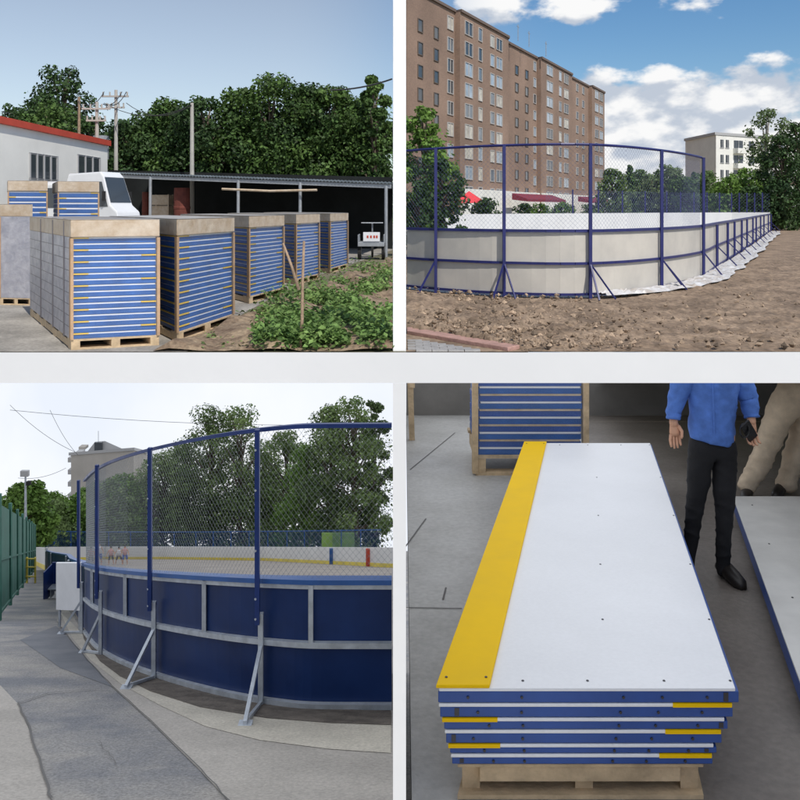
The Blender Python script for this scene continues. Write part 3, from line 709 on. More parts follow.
struct(cs_.build('rink_surface', M['court']))

# excavated dirt in front
dm = MB(); nx, ny = 190, 170
def dpt(i, j):
    Y = YE + (62 - YE) * (j / ny) ** 2.0; X = .0078 * Y + (.56 * Y - .0078 * Y) * i / nx
    ximg = 400 + 800 * X / Y; k = max(0, 1 - (Y - YE) / 10)
    h = .03 + .10 * abs(clouds_fbm(X, Y, 5, 1.7)) + .05 * clouds_fbm(X, Y, 8, 6.5)
    lift = max(0, 1 - abs(ximg - 415) / 60) * max(0, 1 - abs(Y - 13.6) / 2.2) * .16
    # flatten below the rink line and at the deck edge
    rb = 14.0 if ximg < 600 else 14 + ((ximg - 600) / 100) ** 1.6 * 4.4
    f = min(1, max(0, (rb - .3 - Y) / .5)); e = min(1, (Y - YE) / .5)
    if ximg > 560: e2 = min(1, max(.6, (640 - ximg) / 80)); h *= e2
    z = .006 + (h + lift) * f * (.05 + .95 * e)
    if ximg < 528 and Y < 11.6 and 208 + 1280 / Y > 331 + (ximg - 406) * .165: z = -.012
    if Y > rb + .2: z = -.01
    return (X, Y, z)
vs = [dpt(i, j) for j in range(ny + 1) for i in range(nx + 1)]
dm.add(vs, [(j * (nx + 1) + i, j * (nx + 1) + i + 1, (j + 1) * (nx + 1) + i + 1, (j + 1) * (nx + 1) + i) for j in range(ny) for i in range(nx)])
struct(dm.build('dirt_bank', M['dirt'], smooth=True))
dt = MB().poly([(.0078 * YE, YE, .004), (.56 * YE, YE, .004), (.9 * 60, 60, .004), (.0078 * 60, 60, .004)])
struct(dt.build('dirt_ground', M['dirt']))
st_ = MB(); rs = random.Random(3)
for _ in range(6500):
    y = 281 + 71 * rs.random() ** .7; x = rs.uniform(407, 800)
    if rs.random() < .85 * min(1, max(0, (x - 520) / 130)): continue
    if y > 329 + (x - 406) * .19 and x < 530: continue
    if y < 281 + max(0, (x - 407)) * .11 and x < 590: continue
    p = gT(x, y)
    if p.x < .0085 * p.y + .02 or p.y < YE + .02: continue
    s = (.008 + .038 * rs.random() ** 4.5) * 1.05
    vv = [Vector((rs.gauss(0, 1), rs.gauss(0, 1), rs.gauss(0, .8))).normalized() * s * rs.uniform(.7, 1.3) for _ in range(6)]
    ctr = p + Vector((0, 0, .03 + rs.random() * (.07 if x < 560 else .03)))
    dirs = [(1, 0, 0), (-1, 0, 0), (0, 1, 0), (0, -1, 0), (0, 0, 1), (0, 0, -1)]
    pv = [ctr + Vector(d) * s * rs.uniform(.6, 1.4) + Vector((rs.uniform(-1, 1), rs.uniform(-1, 1), rs.uniform(-1, 1))) * s * .35 for d in dirs]
    st_.add(pv, [(0, 2, 4), (2, 1, 4), (1, 3, 4), (3, 0, 4), (2, 0, 5), (1, 2, 5), (3, 1, 5), (0, 3, 5)])
stuff(st_.build('rubble', M['stone']), 'loose stones and clods scattered over the dirt before the rink', 'rubble')
# paved corner
pv = MB()
def T_(x, y, z): p = gT(x, y); p.z = z; return p
q0 = gT(406.3, 333)
pm = MB().poly([T_(406.5, 337, .16), T_(406.8, 352, .16) , (gT(490, 351).x, YE + .01, .16), T_(450, 343.5, .16)])
# pavers one by one across the corner
pcell = MB(); 
def inside(X, Y): 
    x = 400 + 800 * X / Y; y = 208 + 800 * EYE / Y; return x > 406.6 and y < 352.4 and y > 336.5 + (x - 406) * .165
X = 0
def paver_field(cond, z, s, gap=.008):
    mb = MB(); Xs = int(3 / s)
    for i in range(Xs):
        for j in range(int(3 / (s * .5))):
            x0 = .0 + i * s + (j % 2) * s * .5; y0 = YE + j * s * .5
            c4 = [(x0, y0 + .002), (x0 + s - gap, y0 + .002), (x0 + s - gap, y0 + s * .5 - gap), (x0, y0 + s * .5 - gap)]
            if all(cond(a_, b) for a_, b in c4): mb.box(x0, x0 + s - gap, y0 + .002, y0 + s * .5 - gap, .0, z)
    return mb
struct(paver_field(inside, .022, .18).build('pavement', M['paver']))
cbm = MB().hexa([T_(406.8, 334.5, 0), T_(508, 351.8, 0), T_(520, 349.5, 0), T_(406.8, 330, 0)], [T_(406.8, 334.5, .05), T_(508, 351.8, .05), T_(520, 349.5, .05), T_(406.8, 330, .05)])
struct(cbm.build('kerb', M['pavered'], bevel=.008))
# crumpled plastic sheet along the base
pl = MB(); path = [(598, 14.15), (640, 14.7), (680, 15.9), (706, 17.6), (722, 20.5), (738, 24.5), (752, 30.5), (764, 40), (773, 52)]
pth = [Vector(((x - 400) / 800 * Y, Y, 0)) for x, Y in path]; nu, nv_ = 150, 10; vs = []
for i in range(nu + 1):
    k = i / nu * (len(pth) - 1); i0 = min(int(k), len(pth) - 2); p = pth[i0].lerp(pth[i0 + 1], k - i0); d = (pth[i0 + 1] - pth[i0]).normalized(); n__ = Vector((d.y, -d.x, 0))
    wdt = .22 + .55 * min(1, i / 50) * (.45 + .4 * noise.noise(Vector((i * .15, 0, 0))))
    for j in range(nv_ + 1):
        v = (j / nv_ - .25) * wdt * 1.25; h = .045 + .07 * abs(noise.noise(Vector((i * .4, j * .9, 2)))) + .04 * noise.noise(Vector((i * 1.1, j * 1.7, 5)))
        if j in (0, nv_): h = .02
        q = p + n__ * v; vs.append((q.x, q.y, h + .05))
pl.add(vs, [(i * (nv_ + 1) + j, i * (nv_ + 1) + j + 1, (i + 1) * (nv_ + 1) + j + 1, (i + 1) * (nv_ + 1) + j) for i in range(nu) for j in range(nv_)])
tag(pl.build('plastic_sheet', M['plastic'], smooth=False), 'crumpled white plastic sheeting lying along the foot of the rink boards', 'sheeting')

# brick apartment block
M['brick'] = brick_mat('brick_brown', (.30, .20, .145), (.25, .165, .12), (.24, .18, .145), 1.6)
dF = Vector((.5225, 1, 0)).normalized(); nF = Vector((dF.y, -dF.x, 0)); P0 = Vector((10.2, 117, 0))
ab = thing('apartment_block', 'tall brown brick apartment block with rows of windows and stepped facade', 'apartment block', P0)
def fs_(x, off=0):    # distance along facade where image x hits
    k = (x - 400) / 800; Q = P0 + nF * off; return (Q.x - k * Q.y) / (k * dF.y - dF.x)
HB = 29.0
secs = [(407.0, 457, 0, 1.0), (460, 508.5, .8, 1.0), (508.5, 539, 0, .985), (541, 572, .8, .985), (572, 590, 0, .98), (592, 604.5, .8, .98)]
bm = bmesh.new(); uvl = bm.loops.layers.uv.new()
def face(vs, uvs):
    f = bm.faces.new([bm.verts.new(v) for v in vs])
    for l_, u in zip(f.loops, uvs): l_[uvl].uv = u
sx0 = []
for (xa, xb, off, hk) in secs:
    sa = fs_(xa, 0 if not sx0 else off); sb = fs_(xb, off)
    if sx0: sa = sx0[-1][1] if off < sx0[-1][2] else sa
    sx0.append([sa, sb, off, HB * hk])
for i, s_ in enumerate(sx0):
    if i and s_[2] > sx0[i - 1][2]: sx0[i - 1][1] = s_[0] + .0
for i, (sa, sb, off, H) in enumerate(sx0):
    A_ = dF * sa + nF * off; B_ = dF * sb + nF * off; C_ = B_ + Vector((0, 14, 0)); D_ = A_ + Vector((0, 14, 0))
    if i == 0: pass
    Z = Vector((0, 0, H))
    A1 = A_ - nF * 1.2; D_ = A1 + Vector((0, 14, 0))
    for (p, q) in ((A_, B_), (B_, C_), (A1, A_)):
        l_ = (q - p).length; u0 = sa if p is A_ else 0
        face([p, q, q + Z, p + Z], [(u0, 0), (u0 + l_, 0), (u0 + l_, H), (u0, H)])
    if i == 0: # keep left end clear of the neighbouring yard: thin back
        pass
    face([A_ + Z, B_ + Z, C_ + Z, D_ + Z, A1 + Z], [(0, 0)] * 5)
me = bpy.data.meshes.new('facade'); bm.to_mesh(me); bm.free(); me.materials.append(M['brick'])
fo = bpy.data.objects.new('facade', me); C.objects.link(fo); fo.parent = ab
cop = MB()
for (sa, sb, off, H) in sx0:
    A_ = dF * (sa + .02) + nF * (off + .25); B_ = dF * (sb) + nF * (off + .25); C_ = B_ + Vector((0, 2, 0)); D_ = A_ - nF * 1.25 + Vector((0, .5, 0)); C_ = B_ + Vector((-.2, 2, 0))
    cop.hexa([ev(A_, H + .003), ev(B_, H + .003), ev(C_, H + .003), ev(D_, H + .003)], [ev(A_, H + .4), ev(B_, H + .4), ev(C_, H + .4), ev(D_, H + .4)])
cop.build('parapet', mat('parapet', (.16, .12, .10), .8), ab)
cols = [(420, 0, 0, 1.3, 1.5), (436, 0, 0, 1.3, 1.5), (450, 0, 1, 1.8, 1.7), (468.5, 1, 1, 2.6, 1.8), (480, 1, 1, 1.3, 1.8), (492, 1, 1, 1.5, 1.7), (499, 1, 1, 2.4, 1.7), (516.5, 2, 0, 1.5, 1.4), (526.5, 2, 0, 1.5, 1.4), (534.5, 2, 1, 1.3, 1.5), (549.5, 3, 1, 3.6, 1.7), (560, 3, 1, 1.5, 1.7), (566, 3, 1, 3.0, 1.7), (577, 4, 0, 1.6, 1.4), (583, 4, 0, 1.6, 1.4), (596.5, 5, 1, 3.0, 1.7), (601, 5, 1, 3.0, 1.7)]
wins = []
for fl in range(9):
    for (x, si, kind, ww, wh) in cols:
        off = secs[si][2]; s = fs_(x, off)
        z = 2.8 + fl * 2.94 + (.8 if (kind == 0 and si in (0, 2)) else 0) + (.0) 
        if z + wh > HB - .6: continue
        wins.append((s, off, z, ww, wh, kind))
wins.sort(key=lambda a_: a_[0])
rest = MB()
rw = random.Random(2)
def win_geo(mb, s, off, z, ww, wh, mi0):
    def pt(u, zz, d): q = dF * (s + u) + nF * (off + d); return Vector((q.x, q.y, zz))
    nb = 2 if ww > 1.6 else 1
    g_ = mi0
    mb.poly([pt(-ww / 2, z, .03), pt(ww / 2, z, .03), pt(ww / 2, z + wh, .03), pt(-ww / 2, z + wh, .03)], g_)
    t = .1
    for (u0, u1, z0, z1) in [(-ww / 2 - t, ww / 2 + t, z - t, z), (-ww / 2 - t, ww / 2 + t, z + wh, z + wh + t), (-ww / 2 - t, -ww / 2, z, z + wh), (ww / 2, ww / 2 + t, z, z + wh)] + ([(-.05, .05, z, z + wh)] if nb > 1 else []):
        mb.hexa([pt(u0, z0, .12), pt(u1, z0, .12), pt(u1, z0, .0), pt(u0, z0, .0)], [pt(u0, z1, .12), pt(u1, z1, .12), pt(u1, z1, .0), pt(u0, z1, .0)], 0)
M['aframe'] = mat('flat_window_frame', (.46, .44, .42), .6)
M['curtain'] = mat('window_curtained', (.50, .47, .40), .25, .3, .8, spec=.7); M['curtain2'] = mat('window_dim', (.13, .16, .19), .12, .3, .6, spec=.8)
M['aframed'] = mat('flat_window_frame_dark', (.14, .11, .09), .7)
for i, (s, off, z, ww, wh, kind) in enumerate(wins):
    gm = M['glass'] if kind == 0 or rw.random() < .3 else rw.choice((M['glasspale'], M['glasspale'], M['curtain'], M['curtain2']))
    if i < 99:
        m_ = MB(); win_geo(m_, s, off, z, ww, wh, 1); m_.build('window', [M['aframe'] if kind else M['aframed'], gm], ab)
    else: win_geo(rest, s, off, z, ww, wh, {'window_glass': 1, 'window_glass_pale': 2}.get(gm.name, 3 if 'curtained' in gm.name else 4))
o_ = rest.build('far_windows', [M['aframe'], M['glass'], M['glasspale'], M['curtain'], M['curtain2']], ab); o_['kind'] = 'stuff'
# pale ground storey
gs = MB()
for (sa, sb, off, H) in sx0[1:]:
    A_ = dF * (sa + .01) + nF * (off + .6); B_ = dF * (sb) + nF * (off + .6); C_ = B_ - nF * .55; D_ = A_ - nF * .55
    gs.hexa([A_, B_, C_, D_], [ev(A_, 4.3), ev(B_, 4.3), ev(C_, 4.3), ev(D_, 4.3)])
gs.build('ground_storey', M['bwall'], ab)
for xa, xb in ((512, 552), (578, 602)):
    sa, sb = fs_(xa, 3), fs_(xb, 3); m_ = MB()
    A_ = dF * sa + nF * 3; B_ = dF * sb + nF * 3
    m_.hexa([ev(A_ + nF * 2.5, 2.6), ev(B_ + nF * 2.5, 2.6), ev(B_, 2.9), ev(A_, 2.9)], [ev(A_ + nF * 2.5, 3.0), ev(B_ + nF * 2.5, 3.0), ev(B_, 3.9), ev(A_, 3.9)])
    m_.build('awning', mat('maroon_awning', (.20, .03, .05), .7), ab)
for xa in (518, 529, 546):
    s = fs_(xa, 2); q = dF * s + nF * 2
    MB().tube([ev(q, HB - .3), ev(q, HB + 2.4)], .06, 5).bar(ev(q - dF * .6, HB + 2), ev(q + dF * .6, HB + 2), .06).build('aerial', M['steel'], ab)

# white block at right
wk = thing('white_apartment_block', 'distant white apartment block with dark windows and balconies behind a birch', 'apartment block', (0, 150, 0))
def wx(x, Y=150): return (x - 400) / 800 * Y
HW = 15.3
m_ = MB().hexa([(wx(716), 0, 0), (wx(830), 12, 0), (wx(830), 26, 0), (wx(712), 14, 0)], [(wx(716), 0, HW), (wx(830), 12, HW), (wx(830), 26, HW), (wx(712), 14, HW)]); m_.build('wall', M['bwall'], wk)
rf = MB().hexa([(wx(716) - .3, -.3, HW + .003), (wx(830), 11.7, HW + .003), (wx(830), 26, HW + .003), (wx(712) - .3, 14, HW + .003)], [(wx(716) - .3, -.3, HW + .5), (wx(830), 11.7, HW + .5), (wx(830), 26, HW + .5), (wx(712) - .3, 14, HW + .5)]); rf.build('roof', M['frame'], wk)
e = Vector((wx(830) - wx(716), 12, 0)); eL = e.length; e.normalize(); en = Vector((e.y, -e.x, 0)); o0 = Vector((wx(716), 0, 0))
for fl in range(5):
    for k, (u, ww) in enumerate(((1.2, .9), (2.7, .9), (5, 2.6), (9.3, 1.6), (12.5, 2.6), (16, 1.6), (19, 1.4))):
        z = 1.6 + fl * 2.85; m_ = MB()
        def pt(a_, zz, d): q = o0 + e * a_ + en * d; return Vector((q.x, q.y, zz))
        m_.poly([pt(u, z, .03), pt(u + ww, z, .03), pt(u + ww, z + 1.5, .03), pt(u, z + 1.5, .03)], 1)
        for (u0, u1, z0, z1) in ((u - .1, u + ww + .1, z - .12, z), (u + ww / 2 - .05, u + ww / 2 + .05, z, z + 1.5)):
            m_.hexa([pt(u0, z0, .12), pt(u1, z0, .12), pt(u1, z0, 0), pt(u0, z0, 0)], [pt(u0, z1, .12), pt(u1, z1, .12), pt(u1, z1, 0), pt(u0, z1, 0)], 0)
        m_.build('window', [M['frame'], M['glass']], wk)
        if ww == 2.6 and fl > 0:
            m_ = MB(); m_.hexa([pt(u - .2, z - 1, 1.1), pt(u + ww + .2, z - 1, 1.1), pt(u + ww + .2, z - 1, .01), pt(u - .2, z - 1, .01)], [pt(u - .2, z - .05, 1.1), pt(u + ww + .2, z - .05, 1.1), pt(u + ww + .2, z - .05, .01), pt(u - .2, z - .05, .01)])
            m_.build('balcony', M['bwall'], wk)

# kiosk with red tent roof
kk = thing('red_kiosk', 'small kiosk with bright red pointed roof beyond the rink', 'kiosk', (wx(469, 80), 80, 0))
m_ = MB(); h0, h1 = 2.1, 3.3
m_.add([(-1.6, -1.6, h0), (1.6, -1.6, h0), (1.6, 1.6, h0), (-1.6, 1.6, h0), (0, 0, h1)], [(0, 1, 4), (1, 2, 4), (2, 3, 4), (3, 0, 4), (3, 2, 1, 0)])
m_.build('roof', mat('kiosk_red', (.70, .06, .07), .6), kk)
for sx_ in (-1.3, 1.3):
    for sy in (-1.3, 1.3): MB().tube([(sx_, sy, 0), (sx_, sy, h0)], .08, 6).build('post', M['navy'], kk)
# TR trees
tt = [(424, 106, 34, 3.0, 'leafC', 'round', 'bright green tree at the left end before the brick block', 4200, .2, .05),
      (442, 158, 30, 2.2, 'leafB', 'round', 'dark bush left of the red kiosk', 2200, .16, .0),
      (418, 165, 26, 1.1, 'leafB', 'round', 'dark green shrub behind the netting by the white post', 2000, .13, .0),
      (486, 197, 78, 3.4, 'leafB', 'round', 'round dark shrub right of the red kiosk', 900, .3, .0),
      (524, 203, 95, 3.0, 'leafB', 'round', 'small dark shrub below the maroon awning', 600, .3, 0),
      (541, 203, 90, 2.6, 'leafC', 'round', 'small bright shrub below the awning end', 600, .3, 0),
      (562, 202, 92, 3.6, 'leafC', 'round', 'yellow green bush in front of the pale ground storey', 900, .3, 0),
      (590, 204, 95, 3.0, 'leafD', 'round', 'dull green shrub under the right awning', 600, .3, 0)]
for i, (x, yt, Y, wd, lm, shp, lb, n, lf, c0) in enumerate(tt):
    make_tree('bush' if Y > 70 or i == 2 else 'broadleaf_tree', lb, None, (wx(x, Y), Y, 0), EYE + (208 - yt) / 800 * Y, wd, lm, n, lf, shp, 100 + i, cat='bush' if Y > 70 or i == 2 else 'tree', crown0=c0)
rt = [(612, 168, 'leafC', 'round'), (620, 172, 'leafB', 'cone'), (630, 165, 'leafB', 'cone'), (641, 170, 'leafC', 'round'), (652, 174, 'leafD', 'round'), (664, 164, 'leafC', 'round'), (674, 167, 'leafD', 'round'), (684, 176, 'leafB', 'round'), (694, 172, 'leafB', 'cone'), (706, 170, 'leafC', 'round')]
pl_ = ['beside the corner of the brick block', 'second from the brick block', 'pointed and tallest near the brick block', 'just left of a netting post', 'behind the netting post', 'with the highest round top in the line', 'right of the highest round top', 'low between two taller ones', 'dark and pointed near the last netting post', 'nearest to the white block']
for i, (x, yt, lm, shp) in enumerate(rt):
    Y = 88 + (i * 7) % 12
    make_tree('conifer_tree' if shp == 'cone' else 'broadleaf_tree', ('conifer' if shp == 'cone' else 'leafy tree') + ' in the line behind the rink, ' + pl_[i], 'tree line behind the rink', (wx(x, Y), Y, 0), EYE + (208 - yt) / 800 * Y, 3.4 if shp == 'cone' else 5.2, {'leafB': 'leafA', 'leafC': 'leafE', 'leafD': 'leafD'}[lm], 2800, .32, shp, 130 + i, crown0=0.02)
for i, (x, yt, Y, wd, lm, lb, shp) in enumerate(((766, 108, 66, 5.2, 'leafD', 'tall grey green birch in front of the white block', 'column'), (728, 176, 62, 3.8, 'leafC', 'bright bushy tree left of the birch', 'round'), (745, 168, 64, 3.8, 'leafC', 'mid green bushy tree touching the birch', 'round'), (782, 135, 60, 4.4, 'leafB', 'dark tree at the right edge beside the birch', 'round'), (798, 122, 64, 4.4, 'leafB', 'dark tree cut by the right edge', 'round'), (752, 186, 58, 3, 'leafA', 'low bush under the birch', 'round'), (778, 184, 57, 4, 'leafB', 'dark undergrowth behind the far end of the boards', 'round'))):
    make_tree('birch_tree' if i == 0 else 'broadleaf_tree', lb, 'trees before the white block', (wx(x, Y), Y, 0), EYE + (208 - yt) / 800 * Y, wd, lm, 3600 if i in (0, 3, 4) else 2400, .24, shp, 160 + i, bark='barkpale' if i == 0 else 'bark', crown0=.04)

# ================================================================== LOWER LEFT: navy rink on the sloping yard
def slope_poly(pts, dz, m, name):
    return struct(MB().poly([(p[0], p[1], zL(p[1]) + dz) for p in pts]).build(name, m))
slope_poly([(-120, -4), (40, -4), (40, 240), (-120, 240)], 0, M['asphalt'], 'lower_ground')
def GL(x, y): p = gL(x, y); return (p.x, p.y)
slope_poly([GL(20, 640), GL(56, 626), GL(75, 645), GL(95, 668), GL(112, 687), GL(60, 668), GL(42, 655)], .004, M['asphdk'], 'dark_asphalt_patch')  # patch of darker, slightly smoother asphalt
edge = [GL(57, 622), GL(72, 642), GL(95, 668), GL(112, 687), GL(150, 721), GL(200, 771), GL(232, 805)]
slope_poly(edge + [(-.02, 4.7), (-.02, 7.9), GL(385, 714), GL(266, 707), GL(200, 692), GL(160, 681), GL(106, 656), GL(84, 634), GL(72, 615), GL(60, 600)], .004, M['concM'], 'concrete_path')
slope_poly([GL(60, 612), GL(72, 638), GL(90, 660), GL(120, 684), GL(160, 706), GL(205, 727), GL(260, 741), GL(330, 750), GL(391, 754), GL(391, 718), GL(266, 708), GL(160, 682), GL(106, 657), GL(84, 635)], .008, M['concL'], 'concrete_apron')
slope_poly([GL(80, 625), GL(84, 640), GL(100, 662), GL(120, 677), GL(150, 692), GL(200, 708), GL(266, 719), GL(330, 724), GL(391, 726), GL(391, 712), GL(330, 710), GL(266, 704), GL(200, 690), GL(160, 678), GL(106, 654), GL(88, 632)], .012, M['dirtL'], 'dirt_strip')
slope_poly([GL(-10, 675), GL(18, 704), GL(26, 722), GL(33, 741), GL(46, 782), GL(52, 806), (-6, 4.5), (-7, 7)], .004, M['concM'], 'old_concrete')
jl = [([(18, 704), (50, 694), (100, 690)], .03), ([(18, 704), (27, 724), (33, 741), (47, 783), (52, 800)], .035), ([(97, 742), (108, 754), (116, 766)], .010), ([(18, 631), (60, 628)], .04), ([(57, 622), (72, 642), (95, 668), (112, 687), (150, 721), (200, 771), (232, 805)], .02)]
for k, (pts, wd) in enumerate(jl):
    m_ = MB(); P = [Vector((*GL(*p), 0)) for p in pts]; q = []
    for a_, b in zip(P, P[1:]):
        for t in (0, .25, .5, .75): q.append(a_.lerp(b, t) + Vector((noise.noise(a_ * 3 + Vector((t * 5, k, 0))), 0, 0)) * .03)
    q.append(P[-1])
    for a_, b in zip(q, q[1:]):
        d = (b - a_).normalized(); n__ = Vector((-d.y, d.x, 0)) * wd / 4.5
        m_.poly([(v.x, v.y, zL(v.y) + .016) for v in (a_ - n__, b - n__, b + n__, a_ + n__)])
    struct(m_.build('pavement_joint', M['joint']))

rl_ = [(86, 14.5), (106, 11.7), (160, 9.62), (266, 8.08), (391.8, 7.80)]
RL = []
for x, Y in rl_: X = (x - 400) / 800 * Y; RL.append(Vector((X, Y, zL(Y))))
def crL(i, t):
    P = [RL[max(0, i - 1)], RL[i], RL[i + 1], RL[min(len(RL) - 1, i + 2)]]
    if i == 0: P[0] = Vector((-8.2, 20, zL(20)))
    if i == len(RL) - 2: P[3] = Vector((3.8, 8.0, zL(8.0)))
    p = .5 * ((2 * P[1]) + (-P[0] + P[2]) * t + (2 * P[0] - 5 * P[1] + 4 * P[2] - P[3]) * t * t + (-P[0] + 3 * P[1] - 3 * P[2] + P[3]) * t ** 3)
    p.z = zL(p.y); return p
rb = thing('navy_rink_barrier', 'curved rink barrier with navy board backs, grey steel frame and tall blue netting posts', 'rink barrier', RL[3])
O = Vector(RL[3])
BH, FH = 1.235, 2.80
def ribbon(mb, pts, d0, d1, z0, z1, mi=0):
    nvs = []
    for i, p in enumerate(pts):
        a_ = pts[max(0, i - 1)]; b = pts[min(len(pts) - 1, i + 1)]; nvs.append(Vector((b.y - a_.y, a_.x - b.x, 0)).normalized())
    for i in range(len(pts) - 1):
        A_, B_, na, nb = pts[i] - O, pts[i + 1] - O, nvs[i], nvs[i + 1]
        mb.hexa([ev(A_ + na * d1, z0), ev(B_ + nb * d1, z0), ev(B_ + nb * d0, z0), ev(A_ + na * d0, z0)], [ev(A_ + na * d1, z1), ev(B_ + nb * d1, z1), ev(B_ + nb * d0, z1), ev(A_ + na * d0, z1)], mi)
for i in range(len(RL) - 1):
    pts = [crL(i, k / 10) for k in range(11)]
    m_ = MB(); ribbon(m_, pts, -.006, .006, .06, BH - .01, 0); ribbon(m_, pts, -.02, -.008, .05, BH, 1); m_.build('board', [M['navyboard'], M['boardin']], rb)
    m_ = MB(); ribbon(m_, pts, -.05, .055, BH + .002, BH + .05); m_.build('top_rail', M['bluerail'], rb)
    for z, h in ((.62, .055), (.03, .05)):
        m_ = MB(); ribbon(m_, pts, .009, .055, z, z + h); m_.build('frame_rail', M['galv'], rb)
    m_ = MB(); ribbon(m_, pts, .0062, .03, BH - .05, BH); m_.build('frame_rail', M['galv'], rb)
    m_ = MB(); ribbon(m_, pts, -.0, .05, FH - .04, FH); m_.build('fence_rail', M['bluepost'], rb)
    n2_ = MB()
    for p, q in ((pts[0], pts[5]), (pts[5], pts[10])): netting(n2_, p - O, q - O, BH + .05, FH - .02, .062, .0013, 1.15)
    n2_.build('netting', M['meshL'], rb)
    mids = [.5] if i > 0 else [.5]
    for t in mids:
        p = crL(i, t); p2_ = crL(i, t + .02); nv = Vector((p2_.y - p.y, p.x - p2_.x, 0)).normalized(); q = p - O + nv * .03
        m_ = MB().bar(ev(q, .676), ev(q, BH - .002), .045); m_.build('frame_upright', M['galv'], rb)
feet = [(61, 634), (83, 653), (126, 689), (245, 726), None]
for i, p in enumerate(RL[:4]):
    a_ = crL(max(i - 1, 0), .95) if i else crL(0, 0); b = crL(i, .05); nv = Vector((b.y - a_.y, a_.x - b.x, 0)).normalized()
    q = p - O + nv * .075
    MB().bar(ev(q, 0), ev(q, .95), .05).build('frame_post', M['galv'], rb)
    ps = MB().bar(ev(q + nv * .05, .86), ev(q + nv * .05, FH), .046).build('netting_post', M['bluepost'], rb)
    for z in (.92, 1.12, 1.6, 2.2, 2.6): MB().tube([ev(q + nv * .072, z), ev(q + nv * .082, z)], .012, 6).build('bolt', M['galv'], ps)
    f = gL(*feet[i]) - O; f = f + Vector((0, 0, .03))
    # brace foot: outward
    MB().bar(ev(q, .62), f, .035).build('brace', M['galv'], rb)
    MB().bar(ev(q, .05), f + Vector((0, 0, .002)), .03).build('foot_bar', M['galv'], rb)
    MB().box(f.x - .06, f.x + .06, f.y - .06, f.y + .06, f.z - .03 - .02, f.z - .012).build('foot_plate', M['galv'], rb)
# left side running away and far boards
side = [RL[0], Vector((-8.2, 20, zL(20))), Vector((-11.6, 28, zL(28))), Vector((-16.5, 38, zL(38))), Vector((-22.5, 51, zL(51)))]
m_ = MB(); ribbon(m_, side[::-1], -.006, .006, .06, BH, 0); ribbon(m_, side[::-1], -.03, -.008, .05, BH, 1); m_.build('side_board', [M['navyboard'], M['boardin']], rb)
m_ = MB(); ribbon(m_, side[::-1], -.06, .06, BH + .002, BH + .06); m_.build('side_rail', M['bluerail'], rb)
for p in side[1:]:
    MB().bar(ev(p - O + Vector((-.08, 0, 0)), 0), ev(p - O + Vector((-.08, 0, 0)), BH), .06).build('frame_post', M['galv'], rb)
farL = [Vector((x, Y, zL(Y))) for x, Y in ((-22.5, 51), (-30, 66), (-36, 82), (-34, 92), (-27, 92), (-14, 83), (-7, 70), (-.55, 57))]
m_ = MB(); ribbon(m_, farL, -.05, .05, .32, 1.46, 0); ribbon(m_, farL, -.07, .07, 0, .32, 1); 
fbl = m_.build('far_board', [M['boardin'], M['kick']], rb)
for p, mm in ((farL[-2].lerp(farL[-1], .72), 'redroof'), (farL[-2].lerp(farL[-1], .2), 'bluerail')):
    q = p - O; MB().box(q.x - .22, q.x + .22, q.y - .30, q.y - .18, q.z + .1, q.z + 1.46).build('line_mark', M[mm], rb)
srf = struct(MB().poly([(p.x, p.y, p.z + .02) for p in [crL(i, k / 6) for i in range(4) for k in range(6)] + [RL[4]]] + [(p.x, p.y, p.z + .02) for p in farL[::-1]] + [(p.x, p.y, p.z + .02) for p in side[:0:-1][1:]]).build('rink_floor', mat('rink_floor_grey', (.33, .30, .27), .95, .12, .3, spec=.05)))

# fence behind the far boards
bf = thing('blue_mesh_fence', 'low blue mesh fence running behind the far white boards', 'fence', (-30, 96, zL(96)))
fp = [Vector((-43, 86, zL(86))), Vector((-38, 97, zL(97))), Vector((-25, 98, zL(98))), Vector((-13, 92, zL(92))), Vector((-2.0, 84, zL(84)))]
O2 = bf.location; m_ = MB()
for a_, b in zip(fp, fp[1:]): netting(m_, a_ - O2, b - O2, .3, 3.2, .30, .012)
m_.build('netting', M['bluerail'], bf)
for a_, b in zip(fp, fp[1:]):
    n_ = 5
    for k in range(n_): p = a_.lerp(b, k / n_) - O2; MB().bar(p, ev(p, 3.3), .10).build('post', M['bluerail'], bf)
    MB().bar(ev(a_ - O2, 3.25), ev(b - O2, 3.25), .08).build('rail', M['bluerail'], bf)
# white board leaning at the gate, gate opening
def upz(x, y, Y): return W(x, y, Y)
wp = thing('white_board', 'plain white board standing upright at the rink corner', 'board', W(68, 612, 15.6))
b0 = W(56, 610, 15.6) - wp.location; b1 = W(81, 611, 14.9) - wp.location; t0 = W(56, 563, 15.6) - wp.location; t1 = W(81, 563, 14.9) - wp.location
th = Vector((0, .05, 0))
MB().hexa([b0, b1, b1 + th, b0 + th], [t0, t1, t1 + th, t0 + th]).build('panel', M['panelwhite'], wp, bevel=.006)
for q in (b0.lerp(b1, .1), b0.lerp(b1, .9)):
    gz = -(wp.location.z) + zL(wp.location.y + q.y); MB().bar(q + Vector((0, .06, .2)), Vector((q.x, q.y + .06, gz)), .04).build('leg', M['galv'], wp)
gtb = thing('team_bench', 'dark blue open bench shelter beside the rink entrance', 'bench', (wx(55, 24), 24, zL(24))); gtb.scale = (.55, .8, .62)
MB().box(-.45, -.40, -.3, .5, 0, 1.45).box(.42, .47, -.3, .5, 0, 1.3).box(-.45, .47, .45, .5, .1, 1.5).build('frame', M['bluepost'], gtb)
MB().box(-.4, .42, 0, .4, .42, .48).build('seat', M['galv'], gtb, bevel=.01)
for q in (-.3, .32): MB().box(q, q + .05, .05, .35, 0, .42).build('leg', M['galv'], gtb)
